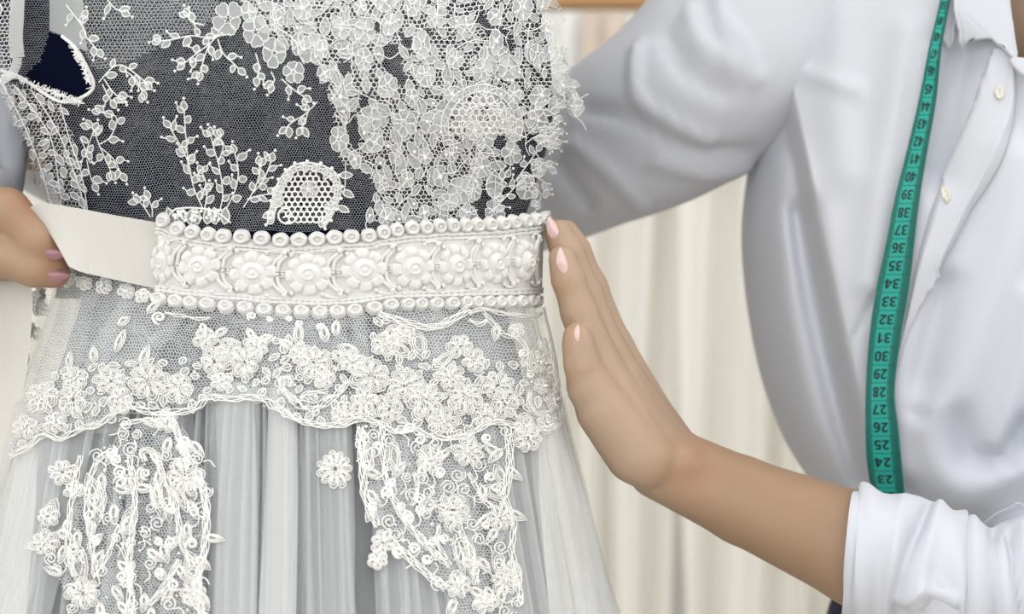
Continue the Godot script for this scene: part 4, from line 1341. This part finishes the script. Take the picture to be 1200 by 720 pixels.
# ------------------------------------------------------------------ seamstress
func limb(b: Buf, axis: Array, n: int, folds: Array, sub := 6, tilt := 1.0, caps := false, lean := Vector3.ZERO) -> void:   # axis: [u, v, z, radius in pixels]; folds as on the shirt
	var fc := []
	for f in folds: fc.append([curve(pts2(f[0]), 30.0), f[1], f[2]])
	var ctr := PackedVector3Array()
	var rad := PackedFloat32Array()
	for i in axis.size() - 1:
		var q := []
		for k in 4:
			var a = axis[clampi(i - 1 + k, 0, axis.size() - 1)]
			q.append([W(a[0], a[1], a[2]), a[3] * (D - a[2]) / F])
		for k in sub:
			var s := float(k) / sub
			ctr.append(q[1][0].cubic_interpolate(q[2][0], q[0][0], q[3][0], s))
			rad.append(cubic_interpolate(q[1][1], q[2][1], q[0][1], q[3][1], s))
	var last = axis[axis.size() - 1]
	ctr.append(W(last[0], last[1], last[2]))
	rad.append(last[3] * (D - last[2]) / F)
	var whole := (ctr[ctr.size() - 1] - ctr[0]).normalized()
	if lean != Vector3.ZERO: whole = lean.normalized()
	var rings := []
	var up := Vector3.UP
	for i in ctr.size():
		var t := (ctr[mini(i + 2, ctr.size() - 1)] - ctr[maxi(i - 2, 0)]).normalized()
		t = whole.lerp(t, tilt).normalized()
		var side := t.cross(up).normalized()
		up = side.cross(t).normalized()
		var ring := PackedVector3Array()
		for k in n:
			var an := TAU * k / n
			var d := side * cos(an) + up * sin(an)
			var p := ctr[i] + d * rad[i]
			if d.z > -0.2:
				var q := pix(p)
				for f in fc:
					var best := 1e9
					var c: PackedVector2Array = f[0]
					for m in c.size() - 1: best = minf(best, Geometry2D.get_closest_point_to_segment(q, c[m], c[m + 1]).distance_squared_to(q))
					p += d * float(f[2]) * exp(-best / (f[1] * f[1])) * smoothstep(-0.2, 0.3, d.z)
			p += d * 0.0015 * sin(an * 3.0 + i * 0.25) * (1.0 if rad[i] > 0.02 else 0.0)
			ring.append(p)
		rings.append(ring)
	loft(b, rings, true, caps)

func nail(c: Vector2, z: float, dir: Vector2, len: float, wid: float, facing: Vector3) -> Buf:
	var b := Buf.new()
	var s := (D - z) / F
	var o := W(c.x, c.y, z)
	var a := Vector3(dir.x, -dir.y, 0).normalized()
	facing = (facing - a * facing.dot(a)).normalized()
	var side := a.cross(facing)
	var n := 20
	var m := 6
	for j in m + 1:
		var r := float(j) / m
		for i in n:
			var an := TAU * i / n
			var x := cos(an) * r
			var y := sin(an) * r
			var taper := 1.0 - 0.35 * maxf(x, 0.0)
			b.add(o + a * x * len * 0.5 * s + side * y * taper * wid * 0.5 * s + facing * (0.0012 * (1.0 - r * r) - 0.0022 * y * y), facing)
	for j in m:
		for i in n: b.quad(j * n + i, j * n + (i + 1) % n, (j + 1) * n + (i + 1) % n, (j + 1) * n + i)
	b.smooth(0, 0)
	if b.n[n].dot(facing) < 0.0:
		for k in range(0, b.ix.size(), 3):
			var t := b.ix[k]
			b.ix[k] = b.ix[k + 1]
			b.ix[k + 1] = t
		for k in b.v.size(): b.n[k] = -b.n[k]
	for i in n: b.n[i] = facing
	return b

func plate(b: Buf, s: Surf, outline: Array, off: float, thick: float) -> void:        # a cloth shape cut out and laid on a surface, with thickness
	var o := curve(outline, 6.0, true)
	var tri := Geometry2D.triangulate_polygon(o)
	if tri.is_empty(): return
	for lay in [0, 1]:
		var first := b.v.size()
		for q in o: b.add(s.p(q.x, q.y, off + thick * (1 - lay)), s.normal(q.x, q.y) * (1.0 if lay == 0 else -1.0))
		for k in range(0, tri.size(), 3):
			var x: float = (o[tri[k + 1]] - o[tri[k]]).cross(o[tri[k + 2]] - o[tri[k]])
			var flip: bool = (x < 0.0) == (lay == 0)
			b.ix.append(first + tri[k])
			b.ix.append(first + tri[k + (2 if flip else 1)])
			b.ix.append(first + tri[k + (1 if flip else 2)])
	var p := PackedVector3Array()
	var nn := PackedVector3Array()
	for q in o:
		p.append(s.p(q.x, q.y, off + thick * 0.5))
		nn.append(s.normal(q.x, q.y))
	tube(b, p, nn, thick * 0.55, true, 6)

func seamstress() -> void:
	var t := thing("person", "person in a loose white shirt with rolled sleeves, pressing one hand against the dress waist", "person", Vector3((TCX - 600.0) * TS, 0, TZ))
	var body := Buf.new()
	# trunk, neck and head
	var bones := []
	chain(bones, [[1120, 60, TZ, 0.080], [1350, 60, TZ, 0.080]])
	chain(bones, [[1235, 100, TZ, 0.085], [1235, 480, TZ, 0.078], [1235, 680, TZ, 0.085]])
	chain(bones, [[1150, 330, TZ + 0.01, 0.065], [1320, 330, TZ + 0.01, 0.065]])
	chain(bones, [[1150, 740, TZ, 0.085], [1320, 740, TZ, 0.085]])
	chain(bones, [[1075, -50, TZ, 0.040], [1235, -75, TZ, 0.050], [1400, -20, TZ, 0.042]])
	chain(bones, [[1235, -60, TZ - 0.01, 0.056], [1232, -260, TZ + 0.02, 0.052]])
	chain(bones, [[1230, -330, TZ + 0.045, 0.062], [1230, -420, TZ + 0.02, 0.078], [1230, -450, TZ - 0.01, 0.080]])
	chain(bones, [[1225, -285, TZ + 0.075, 0.030], [1230, -340, TZ + 0.06, 0.048]])
	chain(bones, [[1222, -385, TZ + 0.108, 0.010], [1220, -350, TZ + 0.122, 0.012]])
	chain(bones, [[1200, -318, TZ + 0.096, 0.008], [1245, -318, TZ + 0.096, 0.008]])
	for sx in [1085, 1375]: chain(bones, [[sx, -390, TZ + 0.01, 0.014], [sx, -350, TZ + 0.01, 0.011]])
	chain(bones, [[1065, -50, TZ, 0.042], [930, 6, -0.222, 0.040], [700, 178, -0.262, 0.034], [500, 230, -0.328, 0.032]])
	chain(bones, [[500, 232, -0.33, 0.034], [250, 215, -0.30, 0.033], [40, 140, -0.19, 0.027], [-48, 150, -0.095, 0.022]])
	chain(bones, [[1400, -20, TZ, 0.046], [1415, 300, -0.18, 0.042], [1340, 730, -0.055, 0.034], [1090, 684, -0.040, 0.027]])
	field(body, bones, 0.012, 90.0)
	# her left forearm and the hand laid flat against the dress
	bones = []
	chain(bones, [[780, 530, -0.064, 0.0145], [872, 576, -0.058, 0.018], [1010, 637, -0.048, 0.0265], [1095, 674, -0.042, 0.0285]])
	chain(bones, [[769, 553, -0.058, 0.0145], [868, 598, -0.054, 0.018], [1010, 654, -0.044, 0.0265], [1095, 690, -0.040, 0.0285]])
	chain(bones, [[772, 546, -0.056, 0.0150], [758, 538, -0.048, 0.0150], [692, 454, -0.040, 0.0120]])
	chain(bones, [[778, 535, -0.062, 0.0150], [765, 524, -0.057, 0.0150], [702, 432, -0.052, 0.0120]])
	chain(bones, [[780, 528, -0.068, 0.0150], [770, 514, -0.067, 0.0145], [711, 419, -0.066, 0.0120]])
	chain(bones, [[782, 522, -0.074, 0.0145], [772, 508, -0.078, 0.0140], [717, 409, -0.081, 0.0120]])
	chain(bones, [[800, 546, -0.0530, 0.0135], [812, 553, -0.0545, 0.0130]])
	chain(bones, [[742, 533, -0.046, 0.0150], [706, 482, -0.042, 0.0140]])
	chain(bones, [[768, 520, -0.088, 0.0150], [726, 450, -0.106, 0.0130], [702, 395, -0.112, 0.0100], [688, 352, -0.112, 0.0080]])
	chain(bones, [[692, 454, -0.040, 0.0115], [682, 426, -0.036, 0.0092], [678, 404, -0.034, 0.0080], [676, 393, -0.033, 0.0070]])
	chain(bones, [[702, 432, -0.052, 0.0120], [679, 366, -0.050, 0.0096], [666, 327, -0.048, 0.0087], [659, 304, -0.047, 0.0076]])
	chain(bones, [[711, 419, -0.066, 0.0120], [685, 345, -0.066, 0.0096], [665, 296, -0.064, 0.0087], [654, 273, -0.064, 0.0076]])
	chain(bones, [[717, 409, -0.081, 0.0115], [692, 338, -0.082, 0.0092], [674, 294, -0.080, 0.0082], [663, 272, -0.080, 0.0070]])
	for k in [[715, 470, 745, 520, -0.0465], [725, 455, 760, 508, -0.054], [734, 440, 768, 498, -0.066]]: chain(bones, [[k[0] + 7, k[1] - 2, k[4] + 0.010, 0.0026], [k[2] + 5, k[3] - 4, k[4] + 0.011, 0.0024]])
	field(body, bones, 0.0024, 750.0)
	# her right hand, holding the ribbon
	bones = []
	chain(bones, [[-48, 150, -0.095, 0.022], [-78, 225, -0.058, 0.021], [-75, 250, -0.045, 0.020]])
	chain(bones, [[-75, 240, -0.050, 0.016], [-46, 240, -0.022, 0.0135], [9, 246, -0.010, 0.0108], [44, 281, -0.011, 0.0100], [60, 293, -0.014, 0.0084]])
	chain(bones, [[-78, 255, -0.050, 0.016], [-50, 275, -0.022, 0.0130], [0, 301, -0.012, 0.0100], [40, 315, -0.013, 0.0092], [64, 320, -0.016, 0.0080]])
	chain(bones, [[-80, 265, -0.050, 0.015], [-50, 295, -0.035, 0.0120], [0, 308, -0.030, 0.0090], [40, 312, -0.036, 0.0080]])
	chain(bones, [[-80, 268, -0.055, 0.014], [-50, 298, -0.048, 0.0105], [-10, 308, -0.045, 0.0080]])
	chain(bones, [[-75, 240, -0.060, 0.016], [-25, 262, -0.056, 0.0115], [35, 288, -0.046, 0.0090]])
	field(body, bones, 0.0024, 750.0)
	# her skin: tanned forearm, paler hand, pink fingertips and knuckles
	var pink := [W(640, 280, -0.064), W(650, 335, -0.048), W(662, 390, -0.034), W(672, 440, -0.04), W(70, 296, -0.014), W(72, 320, -0.016), W(28, 240, -0.01), W(805, 552, -0.05)]
	for q in body.v:
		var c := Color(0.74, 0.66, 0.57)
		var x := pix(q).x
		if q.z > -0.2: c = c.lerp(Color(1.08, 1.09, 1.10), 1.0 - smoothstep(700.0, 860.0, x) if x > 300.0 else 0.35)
		var near := 0.0
		for k: Vector3 in pink: near = maxf(near, exp(-k.distance_squared_to(q) / 0.00017))
		body.col.append(c.lerp(Color(c.r * 1.02, c.g * 0.78, c.b * 0.68), near))
	var bn := build("body", [body, mats["skin"]], t)
	bn.set_meta("label", "bare forearm and hands")
	for q in [[651, 269, -0.0575, -0.50, -0.86, 34, 18, 0.35], [661, 306, -0.0395, -0.26, -0.97, 33, 16, 0.45], [677.5, 393, -0.0262, 0.05, -1.0, 25, 10, 0.45], [664, 271, -0.0735, -0.45, -0.9, 28, 13, 0.6]]:
		build("fingernail", [nail(Vector2(q[0], q[1]), q[2], Vector2(q[3], q[4]), q[5], q[6], Vector3(q[7], 0.1, 0.85)), mats["nail_polish"]], t)
	for q in [[64, 296, -0.0045, 1.0, 0.12, 27, 17], [66, 322, -0.0075, 1.0, 0.05, 31, 18]]:
		build("fingernail", [nail(Vector2(q[0], q[1]), q[2], Vector2(q[3], q[4]), q[5], q[6], Vector3(0.25, 0.15, 0.95)), mats["mauve_nail_polish"]], t)
	# hair
	var hair := Buf.new()
	bones = []
	chain(bones, [[1230, -460, TZ - 0.015, 0.088], [1230, -400, TZ - 0.045, 0.080], [1230, -330, TZ - 0.05, 0.055]])
	chain(bones, [[1230, -420, TZ - 0.13, 0.036], [1230, -440, TZ - 0.14, 0.034]])
	field(hair, bones, 0.012, 90.0)
	build("hair", [hair, mats["hair"]], t)
	# trousers and shoes
	var tr := Buf.new()
	bones = []
	chain(bones, [[1150, 735, TZ, 0.090], [1320, 735, TZ, 0.090]])
	for sx in [-1.0, 1.0]:
		var hip := W(TCX + sx * 95.0, 800, TZ)
		var foot := Vector3(hip.x, 0.09, TZ)
		bones.append([hip, 0.090, Vector3(hip.x, 0.48, TZ + 0.01), 0.068])
		bones.append([Vector3(hip.x, 0.48, TZ + 0.01), 0.066, foot, 0.050])
	field(tr, bones, 0.012, 90.0)
	build("trousers", [tr, mats["navy_denim"]], t)
	for sx in [-1.0, 1.0]:
		var sh := Buf.new()
		var hx := W(TCX + sx * 95.0, 800, TZ).x
		bones = [[Vector3(hx, 0.045, TZ - 0.03), 0.040, Vector3(hx, 0.036, TZ + 0.15), 0.034], [Vector3(hx, 0.04, TZ - 0.03), 0.034, Vector3(hx, 0.10, TZ - 0.01), 0.036]]
		field(sh, bones, 0.008, 120.0)
		build("shoe", [sh, mats["shoe_leather"]], t)
	shirt(t)

func shirt(t: Node3D) -> void:
	var neck := poly([1174, -180, 1176, 0, 1183, 55, 1188, 78, 1215, 80, 1290, -20, 1296, -180])
	var b := Buf.new()
	var n := 250
	var rows := 165
	for j in rows:
		var v := lerpf(-172.0, 788.0, float(j) / (rows - 1))
		var a := (TCX - look(shirt_rows, v, 1)) * TS
		var d := look(shirt_rows, v, 2)
		for i in n:
			var th := PI * i / 200.0 if i < 200 else PI + PI * (i - 200) / 50.0
			var c := -cos(th)
			var s := sin(th)
			var e := 2.0 / 2.3
			var p := Vector3((TCX - 600.0) * TS + signf(c) * pow(absf(c), e) * a, CY + (360.0 - v) * TS, TZ + signf(s) * pow(absf(s), e) * d)
			if s > 0.0:
				var q := pix(p)
				p.z += shirt_fold(q.x, q.y) * smoothstep(0.0, 0.3, s)
			b.add(p, Vector3.BACK)
	for j in rows - 1:
		for i in n:
			var k := (i + 1) % n
			if i < 200 and Geometry2D.is_point_in_polygon(pix(b.v[j * n + i]), neck): continue
			b.quad(j * n + i, j * n + k, (j + 1) * n + k, (j + 1) * n + i)
	b.smooth(0, 0)
	build("shirt_body", [b, mats["shirt_cotton"]], t)
	# sleeve on the arm that reaches behind the dress
	var s1 := Buf.new()
	limb(s1, [[1040, -90, -0.240, 104], [990, -48, -0.232, 116], [925, 8, -0.222, 124], [850, 74, -0.218, 118], [762, 140, -0.235, 105], [672, 190, -0.270, 90], [560, 222, -0.315, 82], [400, 232, -0.345, 80], [230, 212, -0.318, 78], [95, 165, -0.235, 80], [8, 110, -0.165, 78], [-30, 105, -0.120, 66], [-42, 140, -0.096, 60]], 128,
		[[[748, 55, 746, 112, 784, 146, 832, 168], 7.0, 0.0045], [[806, 10, 820, 47, 857, 74, 889, 92], 7.0, 0.0045], [[840, -10, 850, 30, 880, 70], 6.0, 0.004], [[669, 168, 712, 202, 752, 240], 7.0, 0.004], [[687, 128, 748, 142, 813, 176, 880, 180], 8.0, -0.004], [[780, 40, 800, 80, 850, 110], 9.0, -0.004], [[650, 190, 690, 240], 8.0, -0.004], [[770, 190, 830, 205, 880, 196], 8.0, 0.004]], 14)
	build("sleeve", [s1, mats["shirt_cotton"]], t)
	var c1 := Buf.new()
	limb(c1, [[-22, 78, -0.135, 56], [-25, 88, -0.128, 70], [-32, 112, -0.112, 76], [-40, 150, -0.092, 79], [-48, 182, -0.078, 80], [-56, 208, -0.066, 78], [-60, 219, -0.061, 70], [-60, 217, -0.062, 52]], 64, [[[10, 110, 26, 150, 30, 200], 8.0, 0.004], [[-6, 120, 8, 190], 8.0, -0.003]], 8)
	build("rolled_cuff", [c1, mats["shirt_cotton"]], t)
	# sleeve and thick rolled cuff on the other arm
	var s2 := Buf.new()
	limb(s2, [[1085, 676, -0.034, 78], [1112, 686, -0.030, 80], [1130, 690, -0.028, 81], [1150, 694, -0.026, 80], [1166, 697, -0.026, 84], [1182, 700, -0.028, 100], [1205, 700, -0.032, 112], [1240, 712, -0.034, 116], [1300, 735, -0.042, 118], [1370, 640, -0.085, 124], [1415, 380, -0.165, 128], [1410, 120, -0.225, 130], [1375, -10, TZ, 116]], 64,
		[[[1166, 600, 1164, 660, 1168, 740], 7.0, -0.006], [[1190, 590, 1200, 650, 1215, 740], 9.0, 0.006], [[1140, 610, 1146, 740], 7.0, 0.003], [[1186, 625, 1195, 700, 1200, 740], 6.0, -0.006]], 8)
	build("sleeve", [s2, mats["shirt_cotton"]], t)
	var c2 := Buf.new()
	limb(c2, [[1046, 656, -0.044, 26], [1020, 650, -0.042, 50], [1004, 646, -0.041, 65], [998, 645, -0.040, 73], [1002, 647, -0.040, 79], [1013, 650, -0.039, 81], [1028, 654, -0.039, 80], [1050, 662, -0.037, 82], [1080, 672, -0.035, 85], [1106, 681, -0.033, 88], [1121, 686, -0.032, 88], [1125, 688, -0.032, 85], [1125, 688, -0.032, 74]], 72,
		[[[1090, 588, 1070, 630, 1052, 690, 1046, 760], 8.0, -0.006], [[1060, 580, 1050, 640, 1040, 740], 9.0, 0.003], [[1102, 590, 1088, 640, 1070, 740], 10.0, 0.004], [[1055, 705, 1080, 690, 1118, 706], 6.0, 0.005], [[1062, 720, 1090, 716, 1120, 722], 5.0, -0.004]], 8, 0.12, false, Vector3(1.0, -0.04, 0.16))
	build("rolled_cuff", [c2, mats["shirt_cotton"]], t)
	# collar
	var co := Buf.new()
	plate(co, torso, pts2([1116, -70, 1150, -80, 1176, -60, 1179, 5, 1184, 45, 1188, 74, 1180, 66, 1170, 54, 1157, 46, 1141, 44, 1128, 36, 1122, 22, 1121, 4]), 0.011, 0.0025)
	plate(co, torso, pts2([1184, 78, 1212, 72, 1262, 0, 1300, -80, 1345, -50, 1300, 30, 1240, 100, 1205, 98]), 0.012, 0.0025)
	build("collar", [co, mats["shirt_cotton"]], t)
	var cs := Buf.new()
	plate(cs, torso, pts2([1108, -50, 1124, -50, 1123, 10, 1114, 36, 1104, 54, 1103, 30, 1106, 4]), 0.004, 0.002)
	build("collar_point", [cs, mats["shirt_cotton"]], t)
	# button placket
	var left := [[60, 1164], [95, 1151], [130, 1139], [170, 1122], [205, 1107], [245, 1091], [285, 1080], [320, 1072], [360, 1064], [420, 1051], [480, 1040]]
	var right := [[60, 1186], [95, 1190], [130, 1189], [150, 1186], [185, 1176], [215, 1160], [245, 1139], [285, 1118], [325, 1095], [350, 1082], [385, 1067], [430, 1054], [480, 1044]]
	var pb := Buf.new()
	var m := 12
	var pr := 70
	for j in pr:
		var v := lerpf(62.0, 430.0, float(j) / (pr - 1))
		var ul := look(left, v, 1)
		var ur := look(right, v, 1)
		for k in m + 1:
			var s := float(k) / m
			var lift := lerpf(0.008, 0.001, smoothstep(300.0, 400.0, v)) * smoothstep(0.0, 0.15, s) * (1.0 if k < m else 0.15) + 0.0006 * (1.0 if k == m - 2 else 0.0)
			pb.add(torso.p(lerpf(ul, ur, minf(s * 1.04, 1.0)), v, lift), Vector3.BACK)
	for j in pr - 1:
		for k in m: pb.quad(j * (m + 1) + k, j * (m + 1) + k + 1, (j + 1) * (m + 1) + k + 1, (j + 1) * (m + 1) + k)
	pb.smooth(0, 0)
	build("button_placket", [pb, mats["shirt_cotton"]], t)
	for q in [[1171, 113, 5.5, 9.0], [1111, 235, 6.0, 7.5]]:
		var bb := Buf.new()
		disc(bb, torso, Vector2(q[0], q[1]), q[2], q[3], 0.008, 24, 8, func(r: float, an: float) -> Array:
			return [1.0, 0.0020 * sqrt(maxf(1.0 - pow(r, 8.0), 0.0)) + 0.0005 * exp(-pow((r - 0.8) / 0.12, 2.0)) - 0.0010 * exp(-pow((r - 0.33) / 0.13, 2.0)) * pow(absf(sin(an * 2.0)), 3.0)])
		build("shirt_button", [bb, mats["shirt_button"]], t)

# ------------------------------------------------------------------ tape measure
func tape_measure() -> void:
	var t := thing("tape_measure", "teal tape measure with black numbers hanging round the person's neck over the white shirt", "tape measure", W(1030, 400, -0.10))
	var lefts := [[-150, 1118], [-60, 1110], [0, 1101.5], [53, 1089], [120, 1076], [180, 1061.7], [240, 1047], [280, 1039], [340, 1026.5], [400, 1018], [460, 1014.5], [500, 1014], [540, 1015.5], [575, 1021], [640, 1030], [760, 1040]]
	var rights := [[-150, 1126], [-60, 1120], [0, 1113.5], [53, 1104], [120, 1097], [180, 1086.5], [240, 1077], [280, 1072], [340, 1065], [400, 1055], [460, 1048.5], [500, 1052.5], [540, 1056.5], [575, 1060], [640, 1066], [760, 1076]]
	var zs := []
	for k in range(-150, 761, 10):
		var u := (look(lefts, k, 1) + look(rights, k, 1)) * 0.5
		var best := -9.0
		for du in [-22, -10, 0, 10, 22]: best = maxf(best, torso.at(u + du, k))
		zs.append([float(k), best + (0.006 if k > 70 else 0.010)])
	for it in 3:
		for i in range(1, zs.size() - 1): zs[i][1] = maxf(zs[i][1], (zs[i - 1][1] + zs[i + 1][1]) * 0.5)
	var at := func(s: float, v: float, lift: float) -> Vector3:
		return W(lerpf(look(lefts, v, 1), look(rights, v, 1), s), v, look(zs, v, 1) + lift + 0.0012 * (0.5 - s))
	var strips := [["tape_edge", 0.0, 1.0, 0.0, 8], ["tape_teal", 0.20, 0.72, 0.00025, 6]]
	for st in strips:
		var b := Buf.new()
		var n: int = st[4]
		var rows := 150
		for j in rows:
			var v := lerpf(-150.0, 760.0, float(j) / (rows - 1))
			for k in n + 1: b.add(at.call(lerpf(st[1], st[2], float(k) / n), v, st[3]), Vector3.BACK)
			if st[0] == "tape_edge":
				for k in n + 1: b.add(at.call(1.0 - float(k) / n, v, -0.0006), Vector3.BACK)
		var m := (n + 1) * (2 if st[0] == "tape_edge" else 1)
		for j in rows - 1:
			for k in (m if st[0] == "tape_edge" else m - 1): b.quad(j * m + k, j * m + (k + 1) % m, (j + 1) * m + (k + 1) % m, (j + 1) * m + k)
		b.smooth(0, 0)
		build("strip" if st[0] == "tape_edge" else "middle_band", [b, mats[st[0]]], t)
	# printed numbers, upside down as they hang, and the millimetre ticks
	var font := SystemFont.new()
	font.font_names = PackedStringArray(["Droid Sans"])
	font.font_weight = 700
	var rows := [[52, -30], [51, -12], [50, 6], [49, 24], [48, 43], [47, 62.5], [46, 83], [45, 104], [44, 124.5], [43, 145], [42, 165.5], [41, 186], [40, 207], [39, 228], [38, 249], [37, 269.5], [36, 290.5], [35, 311.5], [34, 332.5], [33, 353.5], [32, 374.5], [31, 396], [30, 417.5], [29, 438.5], [28, 459.5], [27, 480], [26, 501], [25, 521.5], [24, 542], [23, 562], [22, 582]]
	var ticks := Buf.new()
	for i in rows.size():
		var v: float = rows[i][1]
		var gap: float = (rows[mini(i + 1, rows.size() - 1)][1] - rows[maxi(i - 1, 0)][1]) * (0.5 if i > 0 and i < rows.size() - 1 else 1.0)
		var o: Vector3 = at.call(0.47, v, 0.0005)
		var rx: Vector3 = at.call(0.75, v, 0.0) - at.call(0.25, v, 0.0)
		var wide: float = rx.length() / 0.0080
		rx = rx.normalized()
		var dy: Vector3 = (at.call(0.5, v + 5.0, 0.0) - at.call(0.5, v - 5.0, 0.0)).normalized()
		var nz := rx.cross(-dy).normalized()
		var tm := TextMesh.new()
		tm.text = str(rows[i][0])
		tm.font = font
		tm.font_size = 32
		tm.pixel_size = 0.00025
		tm.depth = 0.0001
		tm.material = mats["tape_ink"]
		var num := MeshInstance3D.new()
		num.mesh = tm
		num.name = numbered(t, "number")
		t.add_child(num, true)
		num.transform = Transform3D(Basis(-rx * 0.84 * wide, dy * minf(gap / 20.5, 1.0), nz * 1.0), o - t.position)
		for k in 10:
			var tv := v + gap * (0.5 - k / 10.0)
			var long := k == 0
			var ws := 0.00016 if long else 0.00012
			for span in ([[0.16, 0.98]] if long else [[0.80, 0.97], [0.03, 0.13]]):
				var a: Vector3 = at.call(span[0], tv, 0.0004)
				var c: Vector3 = at.call(span[1], tv, 0.0004)
				var first := ticks.add(a + dy * ws, nz)
				ticks.add(a - dy * ws, nz); ticks.add(c - dy * ws, nz); ticks.add(c + dy * ws, nz)
				ticks.quad(first, first + 1, first + 2, first + 3)
	build("tick_marks", [ticks, mats["tape_ink"]], t, "stuff")
